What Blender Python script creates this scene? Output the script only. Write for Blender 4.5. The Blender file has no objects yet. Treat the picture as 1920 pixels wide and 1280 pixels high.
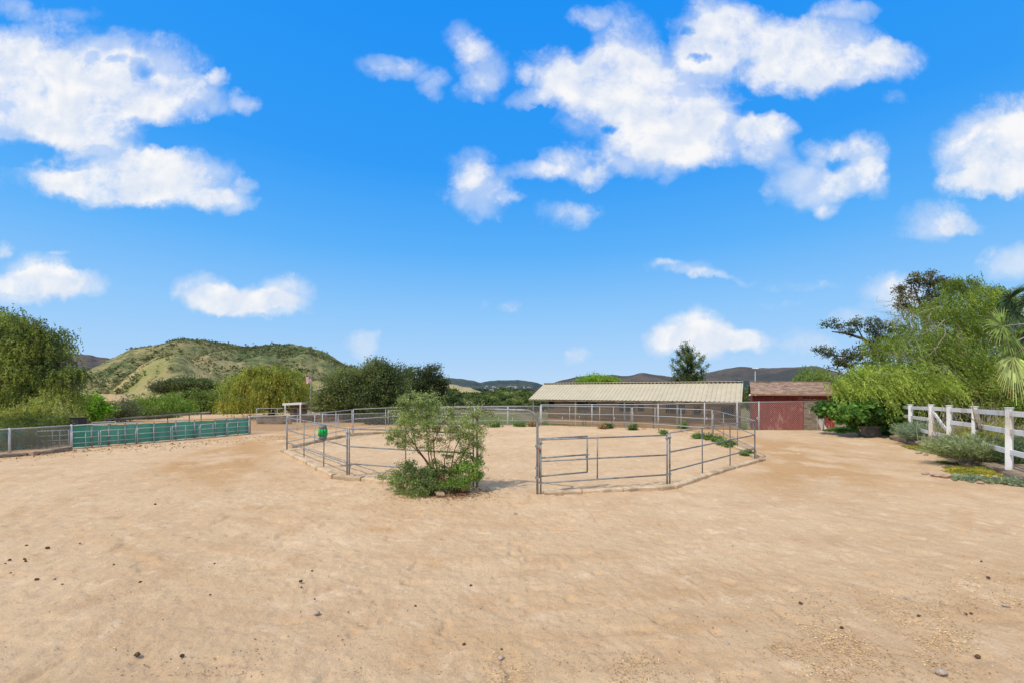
import bpy, math, random
import numpy as np
from mathutils import Vector, noise as mnoise

R = np.random.default_rng(7)
random.seed(7)
H_EYE, F = 2.4, 800.0            # eye height (m) and focal length in pixels of a 1920 px wide picture
HOR = 730.0
scn = bpy.context.scene
col = scn.collection

def G(px, py, z=0.0):
    """point of the ground (height z) seen at that pixel"""
    Z = F * (H_EYE - z) / (py - HOR)
    return np.array([(px - 960) / F * Z, Z, z])
def Q(px, py, Z):
    return np.array([(px - 960) / F * Z, Z, H_EYE + (HOR - py) / F * Z])

# ------------------------------------------------------------------ noise
def _hash(ix, iy, s):
    n = (ix.astype(np.int64) * 374761393 + iy.astype(np.int64) * 668265263 + s * 1274126177) & 0xFFFFFFFF
    n = ((n ^ (n >> 13)) * 1274126177) & 0xFFFFFFFF
    return ((n ^ (n >> 16)) & 0xFFFF) / 65535.0
def vnoise(x, y, s=0):
    ix, iy = np.floor(x), np.floor(y)
    fx, fy = x - ix, y - iy
    fx = fx * fx * (3 - 2 * fx); fy = fy * fy * (3 - 2 * fy)
    a = _hash(ix, iy, s); b = _hash(ix + 1, iy, s); c = _hash(ix, iy + 1, s); d = _hash(ix + 1, iy + 1, s)
    return (a * (1 - fx) + b * fx) * (1 - fy) + (c * (1 - fx) + d * fx) * fy
def fbm(x, y, o=4, s=0):
    v = 0; a = .5; t = 0
    for i in range(o):
        v = v + a * vnoise(x, y, s + i * 17); t += a; x = x * 2.03 + 11.3; y = y * 2.03 + 5.7; a *= .5
    return v / t
def sstep(a, b, x):
    t = np.clip((x - a) / (b - a), 0, 1); return t * t * (3 - 2 * t)

# ------------------------------------------------------------------ objects
def wloc(o):
    v = Vector((0, 0, 0))
    while o is not None:
        v += o.location; o = o.parent
    return np.array(v)
def tag(o, label=None, cat=None, group=None, kind=None):
    if label: o['label'] = label
    if cat: o['category'] = cat
    if group: o['group'] = group
    if kind: o['kind'] = kind
    return o
def thing(name, label, cat, loc, group=None):
    o = bpy.data.objects.new(name, None); o.empty_display_size = .2
    o.location = tuple(float(c) for c in loc); col.objects.link(o)
    return tag(o, label, cat, group)
def link_mesh(name, me, parent=None, loc=None):
    o = bpy.data.objects.new(name, me)
    if parent is not None: o.parent = parent
    elif loc is not None: o.location = tuple(float(c) for c in loc)
    col.objects.link(o)
    return o
def copy_tree(o, parent=None):
    c = o.copy(); col.objects.link(c); c.parent = parent
    for ch in o.children: copy_tree(ch, c)
    return c

class MB:
    def __init__(s): s.v = []; s.f = []; s.sm = []
    def add(s, vs, fs, smooth=False):
        n = len(s.v); s.v += [tuple(map(float, p)) for p in vs]
        s.f += [tuple(i + n for i in f) for f in fs]; s.sm += [smooth] * len(fs)
        return s
    def box(s, c, size, rot=0.0, jit=0.0):
        c = np.array(c, float); hx, hy, hz = np.array(size) / 2
        ca, sa = math.cos(rot), math.sin(rot); vs = []
        for z in (-hz, hz):
            for x, y in ((-hx, -hy), (hx, -hy), (hx, hy), (-hx, hy)):
                p = c + np.array([x * ca - y * sa, x * sa + y * ca, z]) + (R.normal(0, jit, 3) if jit else 0)
                vs.append(p)
        return s.add(vs, [(3, 2, 1, 0), (4, 5, 6, 7), (0, 1, 5, 4), (1, 2, 6, 5), (2, 3, 7, 6), (3, 0, 4, 7)])
    def beam(s, a, b, w, h):
        """box beam from a to b, w wide sideways, h tall"""
        a, b = np.array(a, float), np.array(b, float); d = b - a; L = np.linalg.norm(d); d /= L
        up = np.array([0, 0, 1.]) if abs(d[2]) < .95 else np.array([0, 1., 0])
        sd = np.cross(d, up); sd /= np.linalg.norm(sd); u = np.cross(sd, d)
        vs = [p + i * sd * w / 2 + j * u * h / 2 for p in (a, b) for i, j in ((-1, -1), (1, -1), (1, 1), (-1, 1))]
        return s.add(vs, [(0, 1, 2, 3), (7, 6, 5, 4), (0, 4, 5, 1), (1, 5, 6, 2), (2, 6, 7, 3), (3, 7, 4, 0)])
    def tube(s, pts, rad, n=8, cap=True):
        pts = [np.array(p, float) for p in pts]
        if np.isscalar(rad): rad = [rad] * len(pts)
        vs = []; fs = []; ref = None
        for i, p in enumerate(pts):
            d = pts[min(i + 1, len(pts) - 1)] - pts[max(i - 1, 0)]
            d = d / (np.linalg.norm(d) + 1e-9)
            if ref is None: ref = np.array([0, 0, 1.]) if abs(d[2]) < .9 else np.array([1., 0, 0])
            a = np.cross(d, ref); a /= np.linalg.norm(a) + 1e-9; b = np.cross(d, a); ref = np.cross(a, d)
            for k in range(n):
                t = 2 * math.pi * k / n
                vs.append(p + rad[i] * (math.cos(t) * a + math.sin(t) * b))
        for i in range(len(pts) - 1):
            for k in range(n):
                k2 = (k + 1) % n
                fs.append((i * n + k, i * n + k2, (i + 1) * n + k2, (i + 1) * n + k))
        if cap:
            fs.append(tuple(range(n - 1, -1, -1))); fs.append(tuple((len(pts) - 1) * n + k for k in range(n)))
        return s.add(vs, fs, True)
    def lathe(s, c, prof, n=20, sx=1, sy=1):
        vs = []; fs = []
        for r, z in prof:
            for k in range(n):
                t = 2 * math.pi * k / n
                vs.append((c[0] + r * sx * math.cos(t), c[1] + r * sy * math.sin(t), c[2] + z))
        for i in range(len(prof) - 1):
            for k in range(n):
                k2 = (k + 1) % n; fs.append((i * n + k, i * n + k2, (i + 1) * n + k2, (i + 1) * n + k))
        fs.append(tuple(range(n - 1, -1, -1))); fs.append(tuple((len(prof) - 1) * n + k for k in range(n)))
        return s.add(vs, fs, True)
    def build(s, name, mat, parent=None, loc=None, bevel=0):
        off = wloc(parent) if parent is not None else (np.array(loc, float) if loc is not None else np.zeros(3))
        me = bpy.data.meshes.new(name)
        me.from_pydata([tuple(np.array(p) - off) for p in s.v], [], s.f); me.update()
        me.polygons.foreach_set('use_smooth', s.sm)
        me.materials.append(mat)
        o = link_mesh(name, me, parent, loc)
        if bevel:
            m = o.modifiers.new('bevel', 'BEVEL'); m.width = bevel; m.segments = 2; m.limit_method = 'ANGLE'
        return o

def quads_mesh(name, V, C, mat, parent=None, loc=None, smooth=False):
    """V: (n,4,3) quads in world space, C: (n,3) colour of each quad"""
    off = wloc(parent) if parent is not None else (np.array(loc, float) if loc is not None else np.zeros(3))
    n = len(V); me = bpy.data.meshes.new(name)
    me.vertices.add(n * 4); me.vertices.foreach_set('co', (V.reshape(-1, 3) - off).astype(np.float32).ravel())
    me.loops.add(n * 4); me.loops.foreach_set('vertex_index', np.arange(n * 4, dtype=np.int32))
    me.polygons.add(n); me.polygons.foreach_set('loop_start', np.arange(0, n * 4, 4, dtype=np.int32))
    me.update(calc_edges=True)
    at = me.color_attributes.new('tint', 'FLOAT_COLOR', 'POINT')
    c4 = np.ones((n, 4, 4), np.float32); c4[:, :, :3] = np.clip(C, 0, 1)[:, None, :]
    at.data.foreach_set('color', c4.ravel())
    me.materials.append(mat)
    return link_mesh(name, me, parent, loc)

# ------------------------------------------------------------------ materials
def srgb(r, g, b):
    f = lambda c: (c / 255 / 12.92) if c / 255 <= .04045 else ((c / 255 + .055) / 1.055) ** 2.4
    return (f(r), f(g), f(b))
def new_mat(name):
    m = bpy.data.materials.new(name); m.use_nodes = True
    nt = m.node_tree; nt.nodes.clear()
    return m, nt, nt.nodes, nt.links
def mat_noise(name, c1, c2, scale=8, rough=.7, bump=.2, metal=0.0, stretch=(1, 1, 1), detail=6, c3=None, s3=1.5, bscale=None, spec=.3):
    m, nt, N, L = new_mat(name)
    out = N.new('ShaderNodeOutputMaterial'); b = N.new('ShaderNodeBsdfPrincipled'); L.new(b.outputs[0], out.inputs[0])
    tc = N.new('ShaderNodeNewGeometry'); mp = N.new('ShaderNodeMapping'); mp.inputs['Scale'].default_value = stretch
    L.new(tc.outputs['Position'], mp.inputs[0])
    nz = N.new('ShaderNodeTexNoise'); nz.inputs['Scale'].default_value = scale; nz.inputs['Detail'].default_value = detail
    nz.inputs['Roughness'].default_value = .65
    L.new(mp.outputs[0], nz.inputs[0])
    rp = N.new('ShaderNodeValToRGB'); rp.color_ramp.elements[0].position = .32; rp.color_ramp.elements[1].position = .68
    rp.color_ramp.elements[0].color = (*c1, 1); rp.color_ramp.elements[1].color = (*c2, 1)
    L.new(nz.outputs[0], rp.inputs[0]); csrc = rp.outputs[0]
    if c3 is not None:
        n3 = N.new('ShaderNodeTexNoise'); n3.inputs['Scale'].default_value = s3; n3.inputs['Detail'].default_value = 5
        L.new(mp.outputs[0], n3.inputs[0])
        r3 = N.new('ShaderNodeValToRGB'); r3.color_ramp.elements[0].position = .5; r3.color_ramp.elements[1].position = .62
        L.new(n3.outputs[0], r3.inputs[0])
        mx = N.new('ShaderNodeMixRGB'); L.new(r3.outputs[0], mx.inputs[0]); L.new(csrc, mx.inputs[1]); mx.inputs[2].default_value = (*c3, 1)
        csrc = mx.outputs[0]
    L.new(csrc, b.inputs['Base Color'])
    b.inputs['Roughness'].default_value = rough; b.inputs['Metallic'].default_value = metal
    b.inputs['Specular IOR Level'].default_value = spec
    if bump:
        bp = N.new('ShaderNodeBump'); bp.inputs['Strength'].default_value = bump; bp.inputs['Distance'].default_value = .02
        nb = N.new('ShaderNodeTexNoise'); nb.inputs['Scale'].default_value = bscale or scale * 3; nb.inputs['Detail'].default_value = 5
        L.new(mp.outputs[0], nb.inputs[0]); L.new(nb.outputs[0], bp.inputs['Height']); L.new(bp.outputs[0], b.inputs['Normal'])
    return m
def mat_leaf(name, transl=.42, rough=.6, spec=.15, gain=1.75):
    m, nt, N, L = new_mat(name)
    out = N.new('ShaderNodeOutputMaterial')
    at = N.new('ShaderNodeAttribute'); at.attribute_name = 'tint'
    geo = N.new('ShaderNodeNewGeometry')
    nz = N.new('ShaderNodeTexNoise'); nz.inputs['Scale'].default_value = 1.3; nz.inputs['Detail'].default_value = 4
    L.new(geo.outputs['Position'], nz.inputs[0])
    mr = N.new('ShaderNodeMapRange'); mr.inputs[1].default_value = .3; mr.inputs[2].default_value = .7; mr.inputs[3].default_value = .75 * gain; mr.inputs[4].default_value = 1.25 * gain
    L.new(nz.outputs[0], mr.inputs[0])
    mu = N.new('ShaderNodeVectorMath'); mu.operation = 'SCALE'; L.new(at.outputs['Color'], mu.inputs[0]); L.new(mr.outputs[0], mu.inputs['Scale'])
    b = N.new('ShaderNodeBsdfPrincipled'); L.new(mu.outputs[0], b.inputs['Base Color']); b.inputs['Roughness'].default_value = rough
    b.inputs['Specular IOR Level'].default_value = spec
    t = N.new('ShaderNodeBsdfTranslucent')
    m2 = N.new('ShaderNodeVectorMath'); m2.operation = 'MULTIPLY'; L.new(mu.outputs[0], m2.inputs[0]); m2.inputs[1].default_value = (1.3, 1.22, .72)
    L.new(m2.outputs[0], t.inputs[0])
    mx = N.new('ShaderNodeMixShader'); mx.inputs[0].default_value = transl
    L.new(b.outputs[0], mx.inputs[1]); L.new(t.outputs[0], mx.inputs[2]); L.new(mx.outputs[0], out.inputs[0])
    return m

M = {}
M['leaf'] = mat_leaf('leaf')
M['dryleaf'] = mat_leaf('dry_leaf', .15, .9, .1, 1.15)
M['bark'] = mat_noise('bark', (.07, .05, .035), (.20, .155, .115), 6, .9, .6, stretch=(1, 1, .25))
M['paletwig'] = mat_noise('pale_twig', (.22, .18, .13), (.45, .38, .29), 9, .9, .3)
M['redstem'] = mat_noise('red_stem', (.10, .04, .025), (.22, .09, .05), 12, .7, .2)
M['steel'] = mat_noise('galvanised_steel', (.19, .20, .20), (.33, .34, .335), 14, .5, .08, metal=.1, c3=(.17, .15, .13), s3=3, spec=.5)
M['steel_pale'] = mat_noise('pale_galvanised_steel', (.36, .37, .37), (.50, .51, .51), 14, .45, .06, metal=.05, spec=.4)
M['wire'] = mat_noise('fence_wire', (.28, .275, .265), (.42, .41, .39), 10, .7, 0)
M['screen'] = mat_noise('green_windscreen_cloth', (.085, .33, .235), (.13, .41, .30), 3, .85, .4, stretch=(1, 1, .3), bscale=5, c3=(.07, .28, .20), s3=1.2)
M['kerb'] = mat_noise('weathered_timber_kerb', (.46, .34, .21), (.70, .53, .35), 7, .95, .6, c3=(.38, .28, .18), s3=2)
M['timber'] = mat_noise('old_grey_timber', (.16, .12, .085), (.36, .29, .21), 5, .95, .7, stretch=(1, 1, 5), c3=(.10, .075, .055), s3=1.5)
M['white'] = mat_noise('white_vinyl', (.70, .69, .68), (.82, .81, .79), 5, .5, .06, c3=(.60, .55, .47), s3=1.6, spec=.5)
M['barnwood'] = mat_noise('stable_boards', (.34, .18, .08), (.60, .36, .18), 3.2, .85, .4, stretch=(.4, .4, 12), c3=(.24, .15, .10), s3=.6)
M['dark'] = mat_noise('dark_opening', (.008, .008, .009), (.02, .02, .022), 3, .8, 0)
M['roofmetal'] = mat_noise('tan_ribbed_metal', (.46, .40, .28), (.54, .475, .34), 1.3, .6, .03, stretch=(1, 1, 1), spec=.2)
M['rubber'] = mat_noise('black_trough_rubber', (.045, .045, .048), (.12, .115, .11), 8, .75, .3, c3=(.17, .15, .13), s3=3)
M['dung'] = mat_noise('dry_dung', (.05, .034, .022), (.17, .115, .07), 30, 1, .8, spec=.05)
M['rock'] = mat_noise('tan_rock', (.28, .18, .12), (.52, .37, .26), 9, .9, .6)
M['greyrock'] = mat_noise('grey_rock', (.27, .21, .165), (.48, .39, .31), 12, .9, .5)
M['houses'] = mat_noise('far_house_wall', (.62, .60, .56), (.80, .78, .74), .3, .8, 0)
M['houseroof'] = mat_noise('far_house_roof', (.20, .13, .10), (.34, .24, .19), .3, .8, 0)
M['greenplastic'] = mat_noise('bright_green_band', (.0, .30, .06), (.02, .52, .12), 12, .5, .2)
M['greyplastic'] = mat_noise('grey_mesh_drum', (.10, .12, .11), (.20, .23, .22), 14, .6, .2)
M['orange'] = mat_noise('terracotta', (.35, .14, .07), (.55, .25, .14), 10, .8, .2)
M['blackpaint'] = mat_noise('dull_black_paint', (.02, .02, .022), (.05, .05, .055), 8, .6, .1)
M['soil'] = mat_noise('bed_soil', (.20, .14, .085), (.42, .31, .20), 4, 1, .8, c3=(.14, .13, .05), s3=1.3, bscale=30)

def mat_sand():
    m, nt, N, L = new_mat('sandy_ground')
    out = N.new('ShaderNodeOutputMaterial'); b = N.new('ShaderNodeBsdfPrincipled'); L.new(b.outputs[0], out.inputs[0])
    geo = N.new('ShaderNodeNewGeometry'); P = geo.outputs['Position']
    def noise(sc, det=6, rough=.6, src=P, dist=0):
        n = N.new('ShaderNodeTexNoise'); n.inputs['Scale'].default_value = sc; n.inputs['Detail'].default_value = det
        n.inputs['Roughness'].default_value = rough; n.inputs['Distortion'].default_value = dist; L.new(src, n.inputs[0]); return n.outputs[0]
    def ramp(src, p0, p1, a=(0, 0, 0), c=(1, 1, 1)):
        r = N.new('ShaderNodeValToRGB'); r.color_ramp.elements[0].position = p0; r.color_ramp.elements[1].position = p1
        r.color_ramp.elements[0].color = (*a, 1); r.color_ramp.elements[1].color = (*c, 1); L.new(src, r.inputs[0]); return r.outputs[0]
    def mix(f, a, c, mode='MIX'):
        x = N.new('ShaderNodeMixRGB'); x.blend_type = mode
        for s, v in ((0, f), (1, a), (2, c)):
            if isinstance(v, (int, float)): x.inputs[s].default_value = v
            elif isinstance(v, tuple): x.inputs[s].default_value = (*v, 1)
            else: L.new(v, x.inputs[s])
        return x.outputs[0]
    base = ramp(noise(.35, 5), .35, .65, (.600, .422, .255), (.690, .505, .320))
    base = mix(ramp(noise(1.4, 8, .7), .45, .72), base, (.53, .345, .20))
    # pale trampled spots
    base = mix(ramp(noise(2.6, 5, .55, dist=.6), .56, .80), base, (.77, .585, .40))
    # wetter, browner patches and some painted shadow (attribute 'damp')
    at = N.new('ShaderNodeAttribute'); at.attribute_name = 'damp_shade'
    base = mix(at.outputs['Fac'], base, (.50, .295, .135))
    # fine grain, then small shadows painted in as dark flecks
    g1 = ramp(noise(60, 4, .8), .3, .7, (.84, .82, .79), (1.10, 1.10, 1.09))
    base = mix(1.0, base, g1, 'MULTIPLY')
    shadow_flecks = ramp(noise(17, 7, .78), .58, .68, (1, 1, 1), (.68, .62, .54))
    base = mix(1.0, base, shadow_flecks, 'MULTIPLY')
    # outside the yard: dry grass and weeds
    gr = ramp(noise(.35, 8, .7), .40, .58, (.10, .125, .035), (.26, .195, .115))
    aty = N.new('ShaderNodeAttribute'); aty.attribute_name = 'yard'
    c = mix(aty.outputs['Fac'], gr, base)
    L.new(c, b.inputs['Base Color']); b.inputs['Roughness'].default_value = 1; b.inputs['Specular IOR Level'].default_value = .05
    # bump: clods and grains
    add = N.new('ShaderNodeMath'); add.operation = 'MULTIPLY_ADD'
    nb1 = noise(13, 10, .70); nb2 = noise(45, 6, .8)
    L.new(nb1, add.inputs[0]); add.inputs[1].default_value = 2.4; L.new(nb2, add.inputs[2])
    bp = N.new('ShaderNodeBump'); bp.inputs['Strength'].default_value = .75; bp.inputs['Distance'].default_value = .016
    L.new(add.outputs[0], bp.inputs['Height']); L.new(bp.outputs[0], b.inputs['Normal'])
    return m
M['sand'] = mat_sand()

def mat_hill(name, grass, dry, scrub, dark, haze, s=.02, scr=.5):
    m, nt, N, L = new_mat(name)
    out = N.new('ShaderNodeOutputMaterial'); b = N.new('ShaderNodeBsdfDiffuse'); L.new(b.outputs[0], out.inputs[0])
    geo = N.new('ShaderNodeNewGeometry'); P = geo.outputs['Position']
    def noise(sc, det=8, rough=.65):
        n = N.new('ShaderNodeTexNoise'); n.inputs['Scale'].default_value = sc; n.inputs['Detail'].default_value = det
        n.inputs['Roughness'].default_value = rough; L.new(P, n.inputs[0]); return n.outputs[0]
    def ramp(src, p0, p1):
        r = N.new('ShaderNodeValToRGB'); r.color_ramp.elements[0].position = p0; r.color_ramp.elements[1].position = p1
        L.new(src, r.inputs[0]); return r.outputs[0]
    def mix(f, a, c):
        x = N.new('ShaderNodeMixRGB')
        for k, v in ((0, f), (1, a), (2, c)):
            if isinstance(v, (int, float)): x.inputs[k].default_value = v
            elif isinstance(v, tuple): x.inputs[k].default_value = (*v, 1)
            else: L.new(v, x.inputs[k])
        return x.outputs[0]
    c = mix(ramp(noise(s), .42, .58), grass, dry)
    at = N.new('ShaderNodeAttribute'); at.attribute_name = 'scrub'
    ad = N.new('ShaderNodeMath'); ad.operation = 'ADD'; L.new(noise(s * 7, 10, .75), ad.inputs[0]); L.new(at.outputs['Fac'], ad.inputs[1])
    c = mix(ramp(ad.outputs[0], scr, scr + .1), c, scrub)
    c = mix(ramp(noise(s * 14, 8, .8), .56, .68), c, dark)
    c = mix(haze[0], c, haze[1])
    L.new(c, b.inputs[0])
    bp = N.new('ShaderNodeBump'); bp.inputs['Strength'].default_value = .6; bp.inputs['Distance'].default_value = .05 / s
    L.new(noise(s * 4, 10, .7), bp.inputs['Height']); L.new(bp.outputs[0], b.inputs['Normal'])
    return m

# ------------------------------------------------------------------ key plan points
chain_pts = [G(134, 841), G(297, 828), G(467, 813), G(634, 800), G(728, 797), G(828, 795.5), G(1014, 796), G(1234, 802), G(1382, 805), G(1545, 806)]
d0 = chain_pts[0] - G(297, 828); d0 /= np.linalg.norm(d0)
left_far = chain_pts[0] + d0 * 12
timber_px = [(1672, 815), (1700, 822), (1735, 830), (1762, 839), (1800, 850), (1860, 870), (1920, 891)]
TZ = .20
timber_pts = [G(x, y, TZ) for x, y in timber_px]
dt = timber_pts[-1] - timber_pts[-2]; dt /= np.linalg.norm(dt)
timber_pts.append(timber_pts[-1] + dt * 6)

yard_poly = [left_far[:2], *[p[:2] for p in chain_pts], np.array([21.5, 25.2]), np.array([19.5, 21.5]), *[p[:2] + np.array([.25, 0]) for p in timber_pts], np.array([14, -14]), np.array([-30, -14])]
def poly_sd(x, y, poly):
    """signed distance, positive inside"""
    d = np.full(x.shape, 1e9); inside = np.zeros(x.shape, bool); n = len(poly)
    for i in range(n):
        ax, ay = poly[i]; bx, by = poly[(i + 1) % n]
        ex, ey = bx - ax, by - ay; wx, wy = x - ax, y - ay
        t = np.clip((wx * ex + wy * ey) / (ex * ex + ey * ey), 0, 1)
        d = np.minimum(d, (wx - ex * t) ** 2 + (wy - ey * t) ** 2)
        c = ((ay > y) != (by > y)) & (x < (bx - ax) * (y - ay) / (by - ay + 1e-12) + ax)
        inside ^= c
    d = np.sqrt(d); return np.where(inside, d, -d)

# ------------------------------------------------------------------ ground
def build_ground():
    th = np.concatenate([np.linspace(-math.pi, -1.02, 60, endpoint=False), np.linspace(-1.02, 1.02, 640), np.linspace(1.02, math.pi, 60)[1:]])
    r = np.concatenate([np.linspace(.01, 2.9, 12, endpoint=False), np.exp(np.linspace(math.log(2.9), math.log(36), 560, endpoint=False)), np.exp(np.linspace(math.log(36), math.log(9000), 90))])
    T, RR = np.meshgrid(th, r)
    X = RR * np.sin(T); Y = RR * np.cos(T)
    sd = poly_sd(X, Y, yard_poly)
    yard = sstep(-.25, .15, sd + (fbm(X * 2, Y * 2, 3, 5) - .5) * .6)
    arena = sstep(10, 11, Y) * sstep(60, 56, Y) * sstep(-60, -50, X) * sstep(-7.5, -9, X) + sstep(26, 27, Y) * sstep(33, 31, Y) * sstep(17.8, 18.5, X) * sstep(26, 25, X)
    yard2 = np.clip(yard + arena, 0, 1)
    near = np.clip(sd, 0, 1)
    z = (fbm(X * .6, Y * .6, 3, 1) - .5) * .07
    z += ((fbm(X * 3.2, Y * 3.2, 3, 2) - .5) * .028 + (fbm(X * 11, Y * 11, 4, 3) - .5) * .034) 
    hoof = vnoise(X * 4.5, Y * 4.5, 41); z -= sstep(.78, .92, hoof) * .026
    rp0 = np.sqrt(((X - .1) / 9.3) ** 2 + ((Y - 20.3) / 10.3) ** 2); an0 = np.arctan2(X - .1, -(Y - 20.3))
    z += (fbm(rp0 * 26, an0 * 3.2, 4, 111) - .5) * .028 * sstep(1.0, 1.06, rp0) * sstep(2.3, 1.6, rp0)
    z *= np.clip(near + .2, 0, 1)
    # pen rim and dip behind the fence
    dip = sstep(0, 3.5, -sd) * sstep(-1, 3, X) * (Y > 15)
    z -= .65 * dip
    z -= np.clip(RR - 50, 0, 210) * .045
    V = np.stack([X, Y, z], -1).reshape(-1, 3)
    nr, nc = X.shape
    i = np.arange(nr - 1)[:, None] * nc; j = np.arange(nc)[None, :]; j2 = (j + 1) % nc
    faces = np.stack([i + j, i + j2, i + nc + j2, i + nc + j], -1).reshape(-1, 4)
    # join seam: last column equals first
    me = bpy.data.meshes.new('ground')
    me.vertices.add(len(V)); me.vertices.foreach_set('co', V.astype(np.float32).ravel())
    n = len(faces); me.loops.add(n * 4); me.loops.foreach_set('vertex_index', faces[:, ::-1].astype(np.int32).ravel())
    me.polygons.add(n); me.polygons.foreach_set('loop_start', np.arange(0, n * 4, 4, dtype=np.int32))
    me.update(calc_edges=True); me.polygons.foreach_set('use_smooth', np.ones(n, bool))
    a = me.attributes.new('yard', 'FLOAT', 'POINT'); a.data.foreach_set('value', yard2.astype(np.float32).ravel())
    # damp: ring around the pen, left track, tracks on the right
    px = 960 + F * X / np.maximum(Y, .1); py = HOR + F * H_EYE / np.maximum(Y, .1)
    cx, cy = .1, 20.3; rp = np.sqrt(((X - cx) / 9.3) ** 2 + ((Y - cy) / 10.3) ** 2)
    damp_shade = np.exp(-((rp - 1.22) / .16) ** 2) * .8 * sstep(9, 13, Y) + .25 * sstep(8, 11, Y) * sstep(4, 8, X) * sstep(22, 18, Y)
    damp_shade += np.exp(-(np.clip(sd - .9, 0, 9) / .8) ** 2) * .4 * (Y > 12) * (X < 14)
    damp_shade += .9 * np.exp(-(((X + 5.0) / .55) ** 2 + ((Y - 8.65) / .16) ** 2)) + .5 * np.exp(-(((X + 2.3) / .4) ** 2 + ((Y - 7.3) / .12) ** 2))
    damp_shade += .6 * np.exp(-(((X - 6.4) / 2.4) ** 2 + ((Y - 5.0) / 1.1) ** 2)) * fbm(X * 3, Y * 3, 3, 12) * 1.2
    damp_shade += .45 * np.exp(-(((X - .5) / 1.3) ** 2 + ((Y - 4.2) / .5) ** 2))
    ang = np.arctan2(X - cx, -(Y - cy))
    track = fbm(rp * 26, ang * 3.2, 4, 111) * .7 + .3 * fbm(rp * 60, ang * 7, 3, 113)
    trk = sstep(.50, .66, track) * sstep(1.0, 1.06, rp) * sstep(2.3, 1.6, rp)
    damp_shade *= sstep(.25, .7, fbm(X * 1.1, Y * 1.1, 4, 9)) * 1.1
    damp_shade += .8 * (sd < 0) * (X < -7) * (Y > 25) * sstep(36, 33, Y)  # browner ground beyond the left fence, its shadows put into the colour too
    damp_shade += trk * .26 * sstep(.3, .6, fbm(X * .5, Y * .5, 3, 119))
    inside_pen = rp < .97
    damp_shade = np.where(inside_pen, damp_shade * .1, damp_shade)
    a = me.attributes.new('damp_shade', 'FLOAT', 'POINT'); a.data.foreach_set('value', np.clip(damp_shade, 0, .8).astype(np.float32).ravel())
    me.materials.append(M['sand'])
    o = link_mesh('ground', me); tag(o, kind='structure')
build_ground()

# ------------------------------------------------------------------ hills
def hill(name, sil, Yf, Yr, Yb, mat, amp=1.0, base=-10.0, nu=260, nt=90, seed=0, gully=.16, scrub=None, power=1.0):
    xs = np.array([p[0] for p in sil], float); ys = np.array([p[1] for p in sil], float)
    px = np.linspace(xs[0], xs[-1], nu); u = (px - 960) / F
    sil_y = np.interp(px, xs, ys)
    k = np.hanning(9); k /= k.sum(); pad = np.pad(sil_y, 4, mode='edge'); sil_y = np.convolve(pad, k, 'valid')
    t = np.linspace(0, 1.5, nt)
    U, T = np.meshgrid(u, t); PX, _ = np.meshgrid(px, t); SY = np.meshgrid(sil_y, t)[0]
    yr = Yr * (1 + (fbm(PX * .012, PX * 0, 3, seed) - .5) * .25)
    Y = np.where(T <= 1, Yf + (yr - Yf) * T, yr + (Yb - yr) * (T - 1) * 2)
    zr = H_EYE + (HOR - SY) / F * yr + (fbm(PX * .06, PX * 0 + 3, 4, seed + 3) - .5) * amp * yr * .006
    prof = np.where(T <= 1, sstep(-.15, 1.0, T) ** power, 1 - sstep(0, .6, T - 1))
    X = U * Y
    sc = 12.0 / Yr
    g = fbm(X * sc * .9 + 3, Y * sc * .35, 5, seed + 5)
    rid = 1 - np.abs(2 * g - 1)
    w = np.sin(np.clip(T, 0, 1) * math.pi) ** .8
    z = base + (zr - base) * (prof - gully * w * (rid ** 2))
    z += (fbm(X * sc * 6, Y * sc * 6, 4, seed + 8) - .5) * (zr - base) * .05 * w
    z = np.minimum(z, np.where(T < .999, H_EYE + (HOR - SY + .6) / F * Y, 1e9))
    V = np.stack([X, Y, z], -1).reshape(-1, 3)
    i = np.arange(nt - 1)[:, None] * nu; j = np.arange(nu - 1)[None, :]
    faces = np.stack([i + j, i + j + 1, i + nu + j + 1, i + nu + j], -1).reshape(-1, 4)
    me = bpy.data.meshes.new(name); me.from_pydata(V.tolist(), [], faces.tolist()); me.update()
    me.polygons.foreach_set('use_smooth', np.ones(len(faces), bool))
    a = me.attributes.new('scrub', 'FLOAT', 'POINT')
    sv = (scrub(PX, T) if scrub else PX * 0).astype(np.float32)
    a.data.foreach_set('value', sv.ravel())
    me.materials.append(mat)
    o = link_mesh(name, me); tag(o, kind='structure')
    return X, Y, z, PX, T, sv

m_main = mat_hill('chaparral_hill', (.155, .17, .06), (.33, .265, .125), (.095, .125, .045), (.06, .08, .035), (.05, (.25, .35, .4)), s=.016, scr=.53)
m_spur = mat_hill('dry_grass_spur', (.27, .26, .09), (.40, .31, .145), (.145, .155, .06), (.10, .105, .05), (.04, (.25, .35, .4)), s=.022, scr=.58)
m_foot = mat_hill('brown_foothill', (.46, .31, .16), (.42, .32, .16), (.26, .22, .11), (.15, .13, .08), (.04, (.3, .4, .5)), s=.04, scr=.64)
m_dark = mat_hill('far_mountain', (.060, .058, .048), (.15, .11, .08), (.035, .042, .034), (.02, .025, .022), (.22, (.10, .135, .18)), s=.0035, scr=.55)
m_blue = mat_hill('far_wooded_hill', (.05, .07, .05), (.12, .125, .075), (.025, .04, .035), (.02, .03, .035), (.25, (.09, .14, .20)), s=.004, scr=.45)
m_gold = mat_hill('golden_field_slope', (.48, .37, .15), (.42, .34, .16), (.30, .27, .11), (.2, .2, .1), (.1, (.2, .3, .4)), s=.01, scr=.75)

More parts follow.
